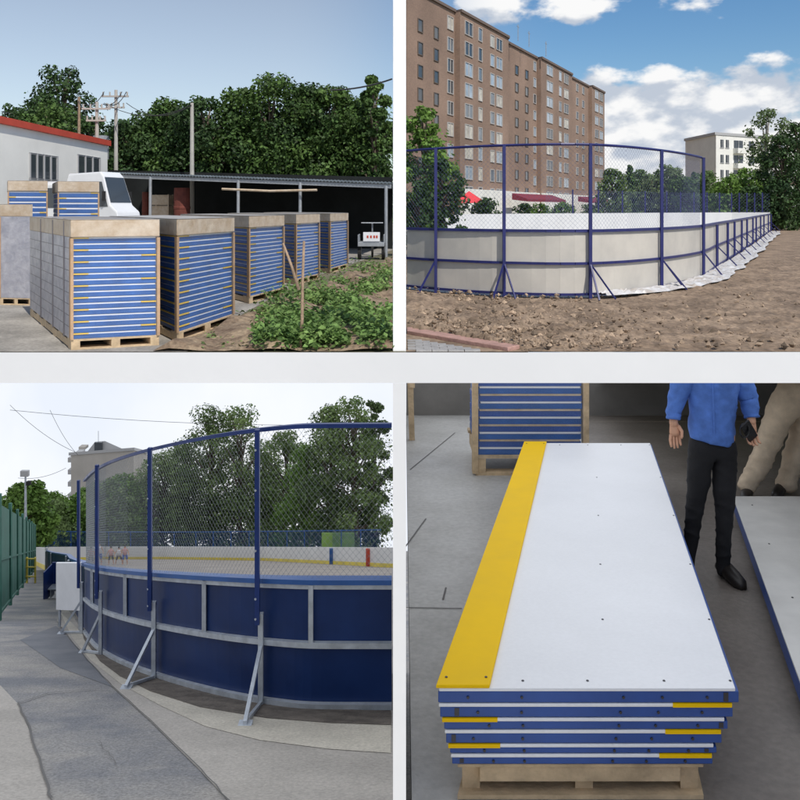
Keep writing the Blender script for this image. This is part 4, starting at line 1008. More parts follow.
# green fence at left edge
gf = thing('green_fence', 'tall green mesh fence at the far left of the sloping yard', 'fence', (wx(18, 21), 21, zL(21)))
A_ = Vector((wx(-3, 17), 17, zL(17))) - gf.location; B_ = Vector((wx(34.5, 52), 52, zL(52))) - gf.location
m_ = MB(); th = Vector((.03, 0, 0))
m_.hexa([ev(A_, .1), ev(B_, .1), ev(B_ + th, .1), ev(A_ + th, .1)][::-1], [ev(A_, 2.5), ev(B_, 2.9), ev(B_ + th, 2.9), ev(A_ + th, 2.5)][::-1]); m_.build('screen', M['greenfence'], gf)
for k in range(9): p = A_.lerp(B_, k / 8) + Vector((.05, 0, 0)); MB().bar(p, ev(p, 2.7 + .25 * k / 8), .07).build('post', M['greenfence'], gf)
for z in (.15, 1.3): MB().bar(ev(A_ + Vector((.05, 0, 0)), z), ev(B_ + Vector((.05, 0, 0)), z), .05).build('rail', M['greenfence'], gf)
yg = thing('yellow_rack', 'small yellow and grey rack standing before the green fence', 'rack', (wx(27, 34), 34, zL(34)))
for q in (-.35, .0, .35): MB().bar((q, 0, 0), (q, 0, 1.1), .06).build('upright', M['kick'], yg)
for z in (.3, .7, 1.05): MB().bar((-.4, -.04, z), (.4, -.04, z), .05).build('rail', M['kick'], yg)
# flood-light mast
lm_ = thing('floodlight_mast', 'tall thin mast with twin floodlights above the green fence', 'lamp post', (wx(25.5, 60), 60, zL(60)))
H = EYE - (475 - 208) / 800 * 60 - zL(60)
MB().tube([(0, 0, 0), (0, 0, H)], [.13, .07], 8).build('mast', M['galv'], lm_)
MB().box(-.35, .25, -.15, .15, H - .1, H + .35).build('floodlight', M['frame'], lm_, bevel=.03)
MB().box(.1, .4, -.15, .15, H - .75, H - .45).build('floodlight', M['rubber'], lm_, bevel=.03)

# far block
fb_ = thing('grey_block', 'distant grey block of flats with stepped balconies left of the netting', 'building', (wx(92, 190), 190, zL(190)))
O3 = fb_.location; zt0 = EYE - (455 - 208) / 800 * 190 - O3.z; X0, X1, X2 = wx(71, 190) - O3.x, wx(128, 190) - O3.x, wx(64, 190) - O3.x
MB().hexa([(X0, 0, 0), (X1, 4, 0), (X1, 16, 0), (X2 + 1.2, 12, 0)], [(X0, 0, zt0), (X1, 4, zt0), (X1, 16, zt0 - 5), (X2 + 1.2, 12, zt0 - 5)]).build('wall', M['brickgrey'], fb_)
MB().hexa([(X0 - .4, -.4, zt0 + .01), (X1 + .3, 3.6, zt0 + .01), (X1 + .3, 15, zt0 - 4.4), (X0 - .4, 13, zt0 - 4.4)], [(X0 - .4, -.4, zt0 + .7), (X1 + .3, 3.6, zt0 + .7), (X1 + .3, 15, zt0 - 3.7), (X0 - .4, 13, zt0 - 3.7)]).build('roof', M['frame'], fb_)
MB().hexa([(X0 + 2.5, 3.4, zt0 - .3), (X1 - 1.0, 3.6, zt0 - .3), (X1 - 1.0, 5.5, zt0 - 1.5), (X0 + 2.5, 5.5, zt0 - 1.5)], [(X0 + 4.2, 3.9, zt0 + 2.0), (X0 + 6.6, 3.9, zt0 + 2.2), (X0 + 6.6, 5, zt0 + 1.7), (X0 + 4.2, 5, zt0 + 1.7)]).build('attic', M['frame'], fb_)
MB().box(X0 + 4.4, X0 + 6.2, 3.0, 3.6, zt0 - .1, zt0 + 2.1).build('attic_window', M['glass'], fb_)
MB().box(X0 + 1, X0 + 2.6, 2, 4, zt0 + .7, zt0 + 1.3).build('roof_hatch', M['brickgrey'], fb_)
MB().tube([(X0 + 5, 4, zt0 + 2), (X0 + 5, 4, zt0 + 4.6)], .05, 5).build('aerial', M['wire'], fb_)
for k in range(10):
    z = zt0 - 2.4 - k * 2.9; MB().hexa([(X0 - 1.6, 2, z), (X0 - .15, 2, z), (X0 - .15, 9, z), (X0 - 1.6, 9, z)], [(X0 - 1.6, 2, z + 1.1), (X0 - .15, 2, z + 1.1), (X0 - .15, 9, z + 1.1), (X0 - 1.6, 9, z + 1.1)]).build('balcony', M['frame'], fb_)
# lower-left trees
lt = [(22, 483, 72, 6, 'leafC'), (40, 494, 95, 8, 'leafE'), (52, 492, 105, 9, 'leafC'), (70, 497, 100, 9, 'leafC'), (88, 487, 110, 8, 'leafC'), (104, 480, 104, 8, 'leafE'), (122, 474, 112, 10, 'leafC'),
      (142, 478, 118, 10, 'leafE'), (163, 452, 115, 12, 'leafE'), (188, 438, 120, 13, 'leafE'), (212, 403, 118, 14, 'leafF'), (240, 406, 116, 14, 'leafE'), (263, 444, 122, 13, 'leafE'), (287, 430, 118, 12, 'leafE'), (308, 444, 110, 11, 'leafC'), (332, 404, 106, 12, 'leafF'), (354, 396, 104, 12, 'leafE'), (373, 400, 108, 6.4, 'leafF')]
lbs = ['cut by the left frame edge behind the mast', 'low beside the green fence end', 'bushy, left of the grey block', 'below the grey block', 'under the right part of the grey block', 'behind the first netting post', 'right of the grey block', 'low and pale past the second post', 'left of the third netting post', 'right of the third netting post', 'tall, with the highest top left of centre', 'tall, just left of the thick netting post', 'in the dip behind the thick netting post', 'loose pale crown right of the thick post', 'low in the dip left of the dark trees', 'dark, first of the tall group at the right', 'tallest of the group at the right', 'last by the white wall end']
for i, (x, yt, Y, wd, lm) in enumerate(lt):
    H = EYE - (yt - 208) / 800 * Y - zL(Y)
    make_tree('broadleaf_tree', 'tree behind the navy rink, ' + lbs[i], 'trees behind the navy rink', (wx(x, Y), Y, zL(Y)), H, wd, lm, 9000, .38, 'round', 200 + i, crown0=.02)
hd = MB(); rh = random.Random(77)
for k in range(60):
    x = -8 + k * 6.7; Y = 130
    if x > 385: break
    leaf_cloud(hd, (wx(x, Y), Y, zL(Y) + 4.5), (3.4, 2, 5.5), 160, .5, rh)
    
hd2 = MB(); hd2.v = hd.v; hd2.f = hd.f; hd2.m = hd.m
stuff(hd2.build('thicket', M['leafF']), 'dense dark undergrowth between the trees behind the rink', 'thicket')
gp = MB().box(-1.8, 1.8, -.05, .05, .4, 3.0); o_ = gp.build('green_screen', M['lime']); o_.location = (wx(338, 88), 88, zL(88)); tag(o_, 'light green net screen hanging behind the far boards', 'screen')
# rain-cloud wires
cw = MB()
for (x0, y0, x1, y1, Y) in ((10, 410, 330, 425, 70), (10, 405, 75, 452, 70), (50, 410, 78, 455, 75), (18, 478, 66, 468, 80)):
    cw.tube(sag(W(x0, y0, Y), W(x1, y1, Y), .4), .018, 4)
tag(cw.build('overhead_cables', M['wire']), 'faint thin cables crossing the pale sky above the grey block', 'cables')

# ------------------------------------------------------------------ figures
def skin_mesh(name, joints, edges, m, parent, sub=1, root=0):
    me = bpy.data.meshes.new(name); me.from_pydata([j[0] for j in joints], edges, []); me.update()
    ob = bpy.data.objects.new(name, me); C.objects.link(ob)
    sk_ = ob.modifiers.new('skin', 'SKIN'); 
    if not me.skin_vertices: me.skin_vertices.new() if hasattr(me.skin_vertices, 'new') else None
    if not me.skin_vertices:
        bpy.context.view_layer.objects.active = ob
    for i, j in enumerate(joints):
        r = j[1] if isinstance(j[1], tuple) else (j[1], j[1]); me.skin_vertices[0].data[i].radius = r
        me.skin_vertices[0].data[i].use_root = (i == root)
    sk_.use_smooth_shade = True
    ss = ob.modifiers.new('sub', 'SUBSURF'); ss.levels = sub; ss.render_levels = sub
    dg = bpy.context.evaluated_depsgraph_get(); dg.update(); ev_ = ob.evaluated_get(dg); nm = bpy.data.meshes.new_from_object(ev_)
    ob.modifiers.clear(); ob.data = nm; nm.materials.clear(); nm.materials.append(m)
    for p in nm.polygons: p.use_smooth = True; p.material_index = 0
    if parent: ob.parent = parent
    return ob
def cloth_folds(ob, amp, sc, seed=0):
    me = ob.data; ns = [v.normal.copy() for v in me.vertices]
    for v, n__ in zip(me.vertices, ns):
        c = v.co; tw = c.x * 3 + c.y * 2
        q = Vector((c.x * sc[0] + seed, c.y * sc[1], c.z * sc[2] + tw))
        a_ = noise.noise(q); rdg = 1 - abs(noise.noise(q * 1.7 + Vector((3, 1, 2)))) * 2
        v.co = c + n__ * amp * (a_ * .9 + (max(0, rdg) ** 3) * .9 - .3)
    me.update(); return ob
def loft(rings, n=16):          # rings: (centre, rx, ry)  horizontal rings, rx across, ry deep
    mb = MB()
    for (c, rx, ry, *tw) in rings:
        a0 = tw[0] if tw else 0
        for k in range(n):
            a_ = 2 * math.pi * k / n; x, y = math.cos(a_) * rx, math.sin(a_) * ry
            mb.v.append((c[0] + x * math.cos(a0) - y * math.sin(a0), c[1] + x * math.sin(a0) + y * math.cos(a0), c[2]))
    for i in range(len(rings) - 1):
        for k in range(n):
            a_ = i * n + k; b = i * n + (k + 1) % n; mb.f.append((a_, b, b + n, a_ + n)); mb.m.append(0)
    mb.f.append(tuple(range(n - 1, -1, -1))); mb.m.append(0); mb.f.append(tuple((len(rings) - 1) * n + k for k in range(n))); mb.m.append(0)
    return mb

def small_person(x, Y, H, label, top, low, pose, seed, skirt=False):
    r = thing('person', label, 'person', (wx(x, Y), Y, zL(Y) + .02), 0, 'players on the far side of the rink'); k = H / 1.75
    s = pose
    J = [((0, 0, .95), .13), ((0, 0, 1.15), .12), ((0, 0, 1.38), .14), ((0, 0, 1.5), .06), ((0, 0, 1.62), .10), ((0, 0, 1.70), .09),
         ((-.10, 0, .90), .09), ((-.13 - s, -.05, .5), .065), ((-.15 - 1.6 * s, .03, .08), .045), ((-.15 - 1.6 * s, -.12, .04), .04),
         ((.10, 0, .90), .09), ((.13 + s, .05, .5), .065), ((.14 + 1.6 * s, .05, .08), .045), ((.14 + 1.6 * s, -.1, .04), .04),
         ((-.19, 0, 1.40), .055), ((-.27 - s, -.05, 1.13), .042), ((-.30 - s, -.18, .9), .032), ((-.30 - s, -.22, .82), .03),
         ((.19, 0, 1.40), .055), ((.30 + s, -.02, 1.15), .042), ((.36 + s, -.16, 1.0), .032), ((.38 + s, -.22, .95), .03)]
    J = [((p[0] * k, p[1] * k, p[2] * k), q * k) for p, q in J]
    E = [(0, 1), (1, 2), (2, 3), (3, 4), (4, 5), (0, 6), (6, 7), (7, 8), (8, 9), (0, 10), (10, 11), (11, 12), (12, 13), (2, 14), (14, 15), (15, 16), (16, 17), (2, 18), (18, 19), (19, 20), (20, 21)]
    skin_mesh('body', J, E, M['skin'], r)
    loft([((0, 0, .92 * k), .19 * k, .14 * k), ((0, 0, 1.2 * k), .17 * k, .135 * k), ((0, 0, 1.42 * k), .20 * k, .14 * k), ((0, 0, 1.5 * k), .09 * k, .09 * k)]).build('shirt', top, r, smooth=True)
    for sgn, a_, b in ((-1, J[6][0], J[7][0]), (1, J[10][0], J[11][0])):
        MB().tube([a_, Vector(a_).lerp(Vector(b), .5), b], [.115 * k, .105 * k, .09 * k], 10).build('shorts_leg', low, r, smooth=True)
    MB().ball((0, .02 * k, 1.70 * k), (.105 * k, .11 * k, .10 * k), 12).build('hair', M['rubber'], r, smooth=True)
cw_, cp, cb2, cd2 = mat('shirt_white', (.7, .7, .72), .8), mat('shirt_pink', (.62, .34, .34), .8), mat('shorts_blue', (.05, .10, .40), .8), mat('shorts_dark', (.06, .05, .06), .8)
small_person(91, 62, 1.45, 'player in pinkish top at the left, bending forward', cp, cd2, .06, 1)
small_person(99, 64, 1.8, 'tallest player in white top and blue shorts', cw_, cb2, .02, 2)
small_person(111, 66, 1.5, 'player in pink top with hands low beside the second post', cp, cd2, .05, 3)
small_person(119, 67, 1.45, 'player in white top with legs spread wide', cw_, cd2, .12, 4)
small_person(125, 66, 1.6, 'player in pink top farthest right of the five', cp, cb2, .03, 5)

# ================================================================== LOWER RIGHT: hall with panels
fl = MB().hexa([(.0078 * 1.6, -3, zR(-3) - .2), (12, -3, zR(-3) - .2), (12, 10.2, zR(10.2) - .2), (.0078 * 10, 10.2, zR(10.2) - .2)], [(.0078 * 1.6, -3, zR(-3)), (12, -3, zR(-3)), (12, 10.2, zR(10.2)), (.0078 * 10, 10.2, zR(10.2))])
struct(fl.build('hall_floor', M['floor']))
m_ = MB()
for pts, wd in (([(400, 608), (462, 609)], .008), ([(402, 552), (426, 519)], .010), ([(443, 600), (446, 588)], .01), ([(410, 470), (455, 433)], .01)):
    P = [gR(*p) for p in pts]
    for a_, b in zip(P, P[1:]):
        d = (b - a_); n__ = Vector((-d.y, d.x, 0)).normalized() * wd / 2
        m_.poly([(v.x, v.y, zR(v.y) + .004) for v in (a_ - n__, b - n__, b + n__, a_ + n__)])
struct(m_.build('floor_crack', M['joint']))
struct(MB().poly([(x, y, zR(y) + .003) for x, y in ((.75, -2.5), (11.5, -2.5), (11.5, 9.98), (2.1, 9.98), (1.9, 8), (1.5, 5.5), (.8, 2.9))]).build('painted_shade_floor', mat('floor_shade_tone', (.135, .115, .10), .5, scale=1.2, col2=(.22, .195, .17), bump=.2, bscale=30, detail=12, speck=(30, .12))))  # dimness right of the stack painted into the floor as a darker sheet
hwl = MB().box(.08, 12, 10.0, 10.2, zR(10) - .2, EYE - .2166 * 10.0)
tag(hwl.build('hall_wall', M['hallwall']), 'plain grey brown wall at the back of the hall', 'wall')
hwr = MB().box(7.5, 7.7, 1.7, 9.98, zR(10) - .3, EYE - .22 * 10)

# the stack of loose panels
TOPH = 1.48    # top surface below the eye (at zero distance)
YN, YF = 2.8, 6.65
def pt_(x, Y, dz=0):     # x in image px along front edge at top plane, on slope
    return Vector(((x - 400) / 800 * Y, Y, EYE - .0712 * Y - TOPH + dz))
NL = [438, 740]   # near-left/right x;  far-left/right
tops = thing
lay_y = [688, 703.5, 718, 730, 744, 754, 765]      # image y of layer tops at the near edge
lay_x = [(438, 737), (440, 731), (444, 726), (446, 720), (450, 715), (452, 711), (456, 706)]
def layer(i, label):
    y0, y1 = lay_y[i], lay_y[i + 1]
    xa, xb = lay_x[i]; dz0 = -(y0 - 688) / 800 * YN; dz1 = -(y1 - 688) / 800 * YN + .001
    hgt = dz0 - dz1
    NLp = pt_(xa, YN, dz0); NRp = pt_(xb, YN, dz0)
    # far corners: same slope of sides, VP at x=588
    sk_ = (588 - 400) / 800
    dY = YF - YN
    w0 = (NRp - NLp).x
    FLp = Vector((NLp.x + sk_ * dY + 0, YF, EYE - .0712 * YF - TOPH + dz0)); FRp = Vector((NRp.x + sk_ * dY, YF, FLp.z))
    o = Vector((NLp.x, NLp.y, pt_(xa, YN, dz1).z)); r = thing('dasher_section', label, 'panel', o, 0, 'loose rink panels in the near stack')
    def Q(u, v, z):   # u across 0..1, v along 0..1, z from top downwards
        p = NLp.lerp(NRp, u); q = FLp.lerp(FRp, u); s = p.lerp(q, v); s.z += z; return s - o
    sh_ = .22 * hgt
    def blk(mb, u0, u1, v0, v1, z0, z1, mi=0): mb.hexa([Q(u0, v0, z0), Q(u1, v0, z0), Q(u1, v1, z0), Q(u0, v1, z0)], [Q(u0, v0, z1), Q(u1, v0, z1), Q(u1, v1, z1), Q(u0, v1, z1)], mi)
    t = max(sh_, .012)
    f = MB(); blk(f, .0, 1.006, .0, 1, -hgt + .0015, -t); f.build('frame', M['royal'], r, bevel=.003)
    f = MB(); blk(f, -.004 if i else .004, .994, -.0007, 1.0, -t + .0005, 0); f.build('board', M['hdpe'], r, bevel=.002)
    if i == 0:
        f = MB(); blk(f, -.006, .173, -.0015, 1.001, .0006, .013); f.build('kick_strip', M['yelhdpe'], r, bevel=.003)
        m_ = MB()
        for v in (.012, .14, .3, .5, .72, .98):
            for u in ((.02, .155, .28, .5, .76, .985) if v in (.012, .98) else (.56, .985) if v in (.14, .3, .72) else (.56, .985)):
                p = Q(u, v, .0135 if u < .17 else 0); m_.tube([p, p + Vector((0, 0, .002))], .005, 8)
        m_.build('screw', M['bolt'], r)
    else:
        if i % 2 == 0: f = MB(); blk(f, -.006, .19 if i < 5 else .2, -.0012, .9, -t - .0005, .0005); f.build('kick_strip', M['yelhdpe'], r)
        elif i < 6: f = MB(); blk(f, .80, 1.003, -.0012, .9, -t - .0005, .0005); f.build('kick_strip', M['yelhdpe'], r)
    m_ = MB()
    for u in (.1 + .03 * (i % 3), .28, .62, .75, .9): 
        p = Q(u, 0, -t - (hgt - t) * .5); MB().tube([p - Vector((0, .004, 0)), p], .005, 8).build('bolt', M['bolt'], r)
    # shaded hollow of an open tube end, painted as a dark block
    u = (.02, .05, .975, .02, .96, .03)[i] if i else .955
    f = MB(); blk(f, u, u + .016, -.0004, -.0001, -hgt + .006, -t - .004); f.build('tube_end_shade', M['bolt'], r)
names = ['top white panel of the near stack with long yellow strip', 'second panel from the top of the near stack, yellow corner at right', 'third panel from the top of the near stack, yellow corner at left', 'fourth panel from the top of the near stack', 'fifth panel from the top of the near stack, short yellow end at left', 'lowest panel of the near stack resting on the wooden pallet']
for i in range(6): layer(i, names[i])
# its pallet
xa, xb = 457, 704; zt_ = pt_(0, YN, -(766 - 688) / 800 * YN).z
pa = thing('wooden_pallet', 'pale wooden pallet under the near stack of white panels', 'pallet', (0, YN, zR(YN)))
def QP(x, v, zf):   # zf: 0 floor .. 1 top
    Y = YN + .01 + v * (YF - YN - .1); X = (x - 400) / 800 * YN + .235 * (Y - YN); zt0 = EYE - .0712 * Y - TOPH - (766 - 688) / 800 * YN
    return Vector((X, Y, zR(Y) + .003 + (zt0 - zR(Y) - .003) * zf)) - pa.location
def pb(mb, x0, x1, v0, v1, z0, z1): mb.hexa([QP(x0, v0, z0), QP(x1, v0, z0), QP(x1, v1, z0), QP(x0, v1, z0)], [QP(x0, v0, z1), QP(x1, v0, z1), QP(x1, v1, z1), QP(x0, v1, z1)])
for v in (0, .23, .46, .69, .93): m_ = MB(); pb(m_, xa, xb, v, v + .06, .90, 1); m_.build('deck_board', M['wood'], pa, bevel=.003)
for x in (xa + 3, 575, xb - 22): m_ = MB(); pb(m_, x, x + 18, .01, .99, .12, .9); m_.build('stringer', M['wood'], pa)
m_ = MB(); pb(m_, xa + 22, xb - 23, .0025, .012, .45, .88); m_.build('front_board', M['wood'], pa, bevel=.002)
for v in (.0, .5, .93): m_ = MB(); pb(m_, xa, xb, v, v + .05, 0, .12); m_.build('bottom_board', M['wood'], pa)

# wrapped stack at the back of the hall
YB_ = 7.15; zb = zR(YB_)
hs_ = thing('wrapped_pallet', 'film wrapped stack of blue panels on a pallet at the back of the hall', 'pallet', ((478 - 400) / 800 * YB_, YB_, zb))
wS = (583 - 478) / 800 * YB_
def hb(mb, u0, u1, v0, v1, z0, z1, mi=0, tp=0): mb.box(u0, u1, v0, v1, z0, z1, mi)
for x_ in (0, wS * .47, wS * .92): MB().box(x_, x_ + .07, 0, .9, .03, .15).build('stringer', M['wood'], hs_)
for q_ in ((-.005, .1, 0, .028), (-.005, .1, .152, .18), (.8, .9, .152, .18)): MB().box(-.02, wS + .02, *q_).build('pallet_board', M['wood'], hs_)
nl_ = 10; th_ = .068
for i in range(nl_):
    z = .183 + i * th_; m_ = MB(); jx = rnd.uniform(-.006, .006)
    m_.box(.01 + jx, wS - .01 + jx,   .01, .9, z, z + th_ * .74, 0); m_.box(.02 + jx, wS - .02 + jx, .005, .9, z + th_ * .74, z + th_ * .97, 1)
    m_.build('panel', [M['royal'] if i % 2 else M['bluepan'], M['card'] if i % 2 else M['panelwhite']], hs_)
for x_ in (-.05, wS): MB().box(x_, x_ + .05, -.02, .06, .02, .183 + nl_ * th_).build('corner_batten', M['wood'], hs_)
m_ = MB(); nu, nz = 16, 20; vv = []
for k in range(nz + 1):
    for i in range(nu + 1): vv.append((wS * i / nu, -.024 - .006 * noise.noise(Vector((i * .7, k * .6, 1))), .15 + (.78 * k / nz)))
m_.add(vv, [(k * (nu + 1) + i, k * (nu + 1) + i + 1, (k + 1) * (nu + 1) + i + 1, (k + 1) * (nu + 1) + i) for k in range(nz) for i in range(nu)]); m_.build('stretch_film', M['film'], hs_, smooth=True)
# trestle at left back
ts = thing('trestle', 'wooden trestle leg by the left wall at the back of the hall', 'trestle', ((412 - 400) / 800 * 8.6, 8.6, zR(8.6)))
MB().bar((0, 0, 0), (-.02, 0, .66), .06).build('leg', M['wood'], ts); MB().bar((.0, .8, 0), (0, .8, .60), .06).build('leg', M['wood'], ts)
MB().bar((0, -.05, .60), (0, .85, .57), .06).build('beam', M['wood'], ts)

# right-hand low panels
ZP = .16
def rp2(X, Y, h): return Vector((X, Y, zR(Y) + h))
c = [(1.62, 3.2), (3.6, 3.2), (4.4, 5.95), (2.475, 5.95)]
rpn = thing('dasher_section', 'white panel lying low on the floor at the right edge beside the tan trousers', 'panel', rp2(1.62, 3.2, 0))
o = rpn.location
MB().hexa([rp2(x, y, .07) - o for x, y in c], [rp2(x, y, ZP - .012) - o for x, y in c]).build('frame', M['royal'], rpn, bevel=.003)
MB().hexa([rp2(x, y, ZP - .0115) - o for x, y in c], [rp2(x, y, ZP) - o for x, y in c]).build('board', mat('dusty_hdpe', (.62, .61, .58), .45, .1, 3), rpn, bevel=.002)
m_ = MB()
for k in range(4):
    for s_ in (.06, .5, .92):
        P = Vector((*c[0], 0)).lerp(Vector((*c[3], 0)), .05 + k * .29).lerp(Vector((*c[1], 0)).lerp(Vector((*c[2], 0)), .05 + k * .29), s_)
        q = rp2(P.x, P.y, ZP + .0005) - o; m_.tube([q, q + Vector((0, 0, .002))], .006, 6)
m_.build('screw', M['bolt'], rpn)
sp = MB()
for (x0, x1, y0, y1) in ((1.9, 2.0, 3.4, 3.5), (3.2, 3.3, 3.4, 3.5), (2.75, 2.85, 5.7, 5.8), (3.9, 4.0, 5.7, 5.8)):
    sp.hexa([rp2(x0, y0, 0), rp2(x1, y0, 0), rp2(x1, y1, 0), rp2(x0, y1, 0)], [rp2(x0, y0, .069), rp2(x1, y0, .069), rp2(x1, y1, .069), rp2(x0, y1, .069)])
tag(sp.build('wooden_block', M['wood']), 'wooden blocks under the low white panel at the right', 'block')

# people in the hall (cut by the slab above; lower bodies in view)
def P1(x, y, d=0): p = W(x, y, 4.85 + d); return p
pz = zR(4.85)
per = thing('person', 'standing person in blue shirt and slim black trousers holding black phone', 'person', (P1(705, 575).x, 4.85, pz))
O = per.location
def J1(x, y, d=0): return tuple(P1(x, y, d) - O)
# body under the clothes, one continuous skin
J = [(J1(712, 432), (.10, .09)), (J1(712, 405), (.10, .09)), (J1(712, 384), (.09, .085)),
     (J1(701, 440), .07), (J1(697, 500), .04), (J1(690, 552, .03), .03), (J1(687, 572, .0), .028),
     (J1(725, 440), .07), (J1(724, 505, -.04), .04), (J1(723, 556, -.05), .026), (J1(723, 571, -.06), .022),
     (J1(684, 386), .030), (J1(676, 402, .02), .036), (J1(673.5, 420, -.02), .026), (J1(673.5, 428, -.03), .028),
     (J1(740, 386), .030), (J1(748, 402, .02), .036), (J1(751.5, 419, -.04), .026), (J1(752, 426, -.06), .028)]
E = [(0, 1), (1, 2), (0, 3), (3, 4), (4, 5), (5, 6), (0, 7), (7, 8), (8, 9), (9, 10), (2, 11), (11, 12), (12, 13), (13, 14), (2, 15), (15, 16), (16, 17), (17, 18)]
skin_mesh('body', J, E, M['skin'], per, 2)
def hand(parent, wx_, wy, spread, curl, d0, grip=False):
    m_ = MB(); pw_ = Vector(J1(wx_, wy, d0)); 
    s = spread
    # palm
    m_.tube([pw_, pw_ + Vector((s * .004, -.005, -.03)), pw_ + Vector((s * .006, -.008, -.065)), pw_ + Vector((s * .006, -.012, -.088))], [.022, .030, .034, .028], 12, sq=.5)
    for k, (dx, ln) in enumerate(((-.024, .070), (-.008, .080), (.008, .076), (.023, .060))):
        b_0 = pw_ + Vector((s * .004 + dx, -.012, -.078)); c_ = curl
        p1_ = b_0 + Vector((dx * .2, -.008 * c_, -ln * .45)); p2_ = p1_ + Vector((0, -.020 * c_, -ln * .3)); p3_ = p2_ + Vector((0, -.022 * c_, -ln * .22 * (1 if not grip else .1)))
        m_.tube([b_0, p1_, p2_, p3_], [.0095, .009, .0082, .006], 8)
    t0_ = pw_ + Vector((s * .024, -.012, -.025)); m_.tube([t0_, t0_ + Vector((s * .016, -.018, -.03)), t0_ + Vector((s * .012, -.03, -.056)), t0_ + Vector((s * .006, -.034, -.068))], [.012, .0105, .0092, .007], 8)
    m_.build('hand', M['skin'], parent, smooth=True)
hand(per, 673.5, 421, 1, .5, -.02); hand(per, 751.5, 419, -1, 1.1, -.05, True)
# trousers: hips plus two legs
def legloft(pts, rr_, n=16):
    m_ = MB(); m_.tube(pts, rr_, n); return m_
JT = [(J1(712, 430), (.128, .095)), (J1(712, 439), (.132, .100)), (J1(701, 452), (.088, .088)), (J1(699, 478, .0), (.072, .075)), (J1(695, 505, .01), .056), (J1(691, 540, .03), .045), (J1(687, 573, .03), .043),
      (J1(724, 452), (.088, .088)), (J1(724.5, 480, -.02), (.074, .075)), (J1(724.5, 507, -.04), .058), (J1(723.5, 542, -.05), .047), (J1(723, 577, -.05), .046)]
cloth_folds(skin_mesh('trousers', JT, [(0, 1), (1, 2), (2, 3), (3, 4), (4, 5), (5, 6), (1, 7), (7, 8), (8, 9), (9, 10), (10, 11)], M['black'], per, 3), .007, (3.2, 3.2, 8), 1)
def RZ(y): return J1(712, y)
SR_ = [(441, .130, .106), (436, .136, .113), (432, .138, .118), (415, .137, .118), (400, .146, .120), (376, .172, .130)]
rings = []
for k in range(34):
    y = 441 - 65 * k / 33
    for (ya, xa_, da), (yb2, xb_, db) in zip(SR_, SR_[1:]):
        if yb2 <= y <= ya: t = (ya - y) / (ya - yb2); rings.append(((J1(712, y)[0], 0, J1(712, y)[2]), xa_ + (xb_ - xa_) * t, da + (db - da) * t)); break
sho = loft(rings, 48).build('shirt', M['shirt'], per, smooth=True)
for v in sho.data.vertices:      # curved shirt-tail hem
    k = v.co.z - rings[0][0][2]
    if k < .10: v.co.z += (.012 * (abs(v.co.x - rings[0][0][0]) / .13) ** 2 - .014 * math.sin((v.co.x - rings[0][0][0]) * 12)) * (1 - k / .10)
sho.data.update(); cloth_folds(sho, .010, (7, 5, 6), 4)
MB().tube([J1(712.5, 376, -.135), J1(713.5, 405, -.128), J1(714.5, 434, -.125)], .004, 6).build('button_placket', M['shirt'], per)
for pts in ([(684, 378, 0), (677, 398, .0), (673.5, 412, -.01), (673, 419, -.02)], [(740, 378, 0), (748, 398, 0), (751, 412, -.03), (752, 417.5, -.04)]):
    P_ = [Vector(J1(*p)) for p in pts]; Q_ = []; Rr = []; rad = [.070, .057, .046, .038]
    for k in range(25):
        t = k / 24 * 3; i0 = min(int(t), 2); Q_.append(P_[i0].lerp(P_[i0 + 1], t - i0)); Rr.append(rad[i0] + (rad[i0 + 1] - rad[i0]) * (t - i0) + (.003 if k > 21 else 0))
    cloth_folds(MB().tube(Q_, Rr, 24).build('sleeve', M['shirt'], per, smooth=True), .009, (6, 6, 11), pts[0][0])
def shoe(pr, p, dx, dy, Lh=.25, m=None):
    m_ = MB(); d = Vector((dx, dy, 0)).normalized(); b = Vector(p)
    m_.tube([b - d * .07 + Vector((0, 0, .045)), b + Vector((0, 0, .055)), b + d * .08 + Vector((0, 0, .045)), b + d * .15 + Vector((0, 0, .035)), b + d * .19 + Vector((0, 0, .028))], [.036, .046, .046, .042, .02], 14, sq=.95)
    m_.build('shoe', M['shoe'], pr, smooth=True)
sz = lambda x, Y: (x - O.x, Y - O.y, zR(Y) - O.z)
shoe(per, sz(P1(723, 0).x, 4.80), .12, -1); shoe(per, sz(P1(687, 0).x, 4.88), -.15, -1)
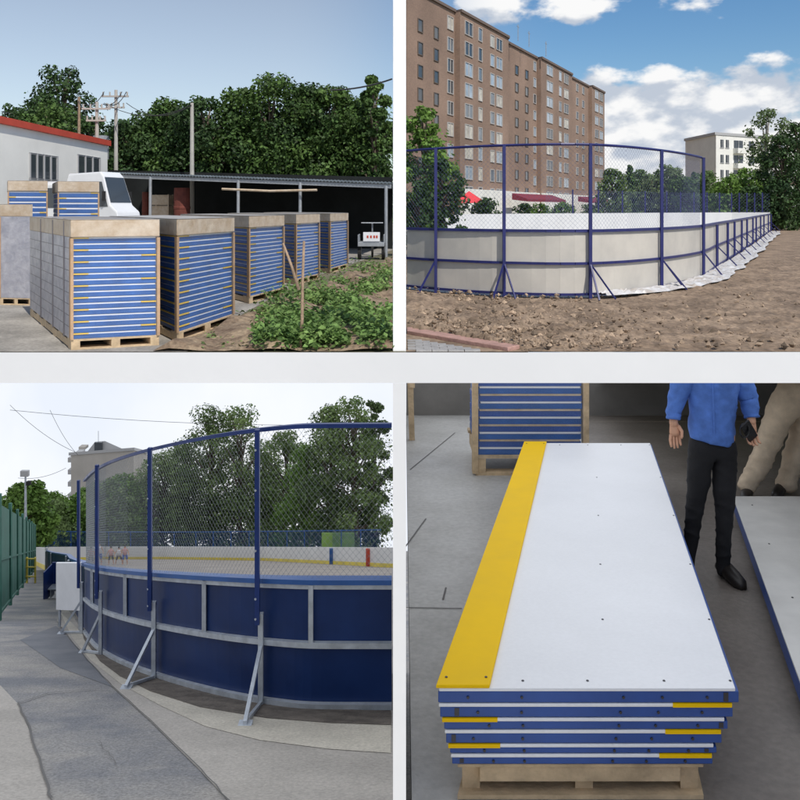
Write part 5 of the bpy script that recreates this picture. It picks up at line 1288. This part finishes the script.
ph = MB().box(-.034, .034, -.006, .006, -.07, .07).build('phone', M['phone'], bevel=.005)
ph.location = P1(749, 431, -.11); ph.rotation_euler = (R(15), R(-38), R(10)); tag(ph, 'black phone held in the right hand beside the blue shirt', 'phone')
ky = MB().tube([(math.cos(a_ * .52) * .028, -.01, math.sin(a_ * .52) * .042) for a_ in range(13)], .006, 8, cap=False).build('black_loop', M['phone'], smooth=True); ky.location = P1(744, 430, -.12); tag(ky, 'black strap loop dangling at the phone in the hand', 'strap')

# person in tan trousers, striding
Y2 = 6.5
p2r = thing('person', 'person in loose tan trousers stepping at the right edge behind the blue shirt', 'person', (wx(765, Y2), Y2, zR(Y2)))
O = p2r.location
def J2(x, y, d=0): return tuple(W(x, y, Y2 + d) - O)
skin_mesh('body', [(J2(797, 385), (.10, .08)), (J2(797, 372), (.11, .09)), (J2(785, 400), .07), (J2(766, 450), .05), (J2(746, 485, -.03), .035), (J2(744, 493, -.05), .03), (J2(806, 402), .07), (J2(795, 450, .1), .05), (J2(784, 486, .05), .035), (J2(783, 493, .03), .03)], [(0, 1), (0, 2), (2, 3), (3, 4), (4, 5), (0, 6), (6, 7), (7, 8), (8, 9)], M['skin'], p2r, 1)
cloth_folds(skin_mesh('trousers', [(J2(798, 376), (.17, .12)), (J2(798, 390), (.17, .13)), (J2(782, 408), (.125, .12)), (J2(772, 434), (.108, .11)), (J2(760, 462), (.092, .095)), (J2(748, 484, -.02), .082), (J2(744, 493, -.04), .080),
     (J2(808, 408), (.12, .12)), (J2(800, 440, .08), (.10, .10)), (J2(790, 470, .08), .088), (J2(784, 493, .04), .078)], [(0, 1), (1, 2), (2, 3), (3, 4), (4, 5), (5, 6), (1, 7), (7, 8), (8, 9), (9, 10)], M['tan'], p2r, 3), .013, (3, 3, 7), 7)
shoe(p2r, (J2(746, 0)[0], -.03, zR(Y2 - .03) - O.z), -.55, -1); shoe(p2r, (J2(784, 0)[0], .05, zR(Y2 + .05) - O.z), -.8, -1)
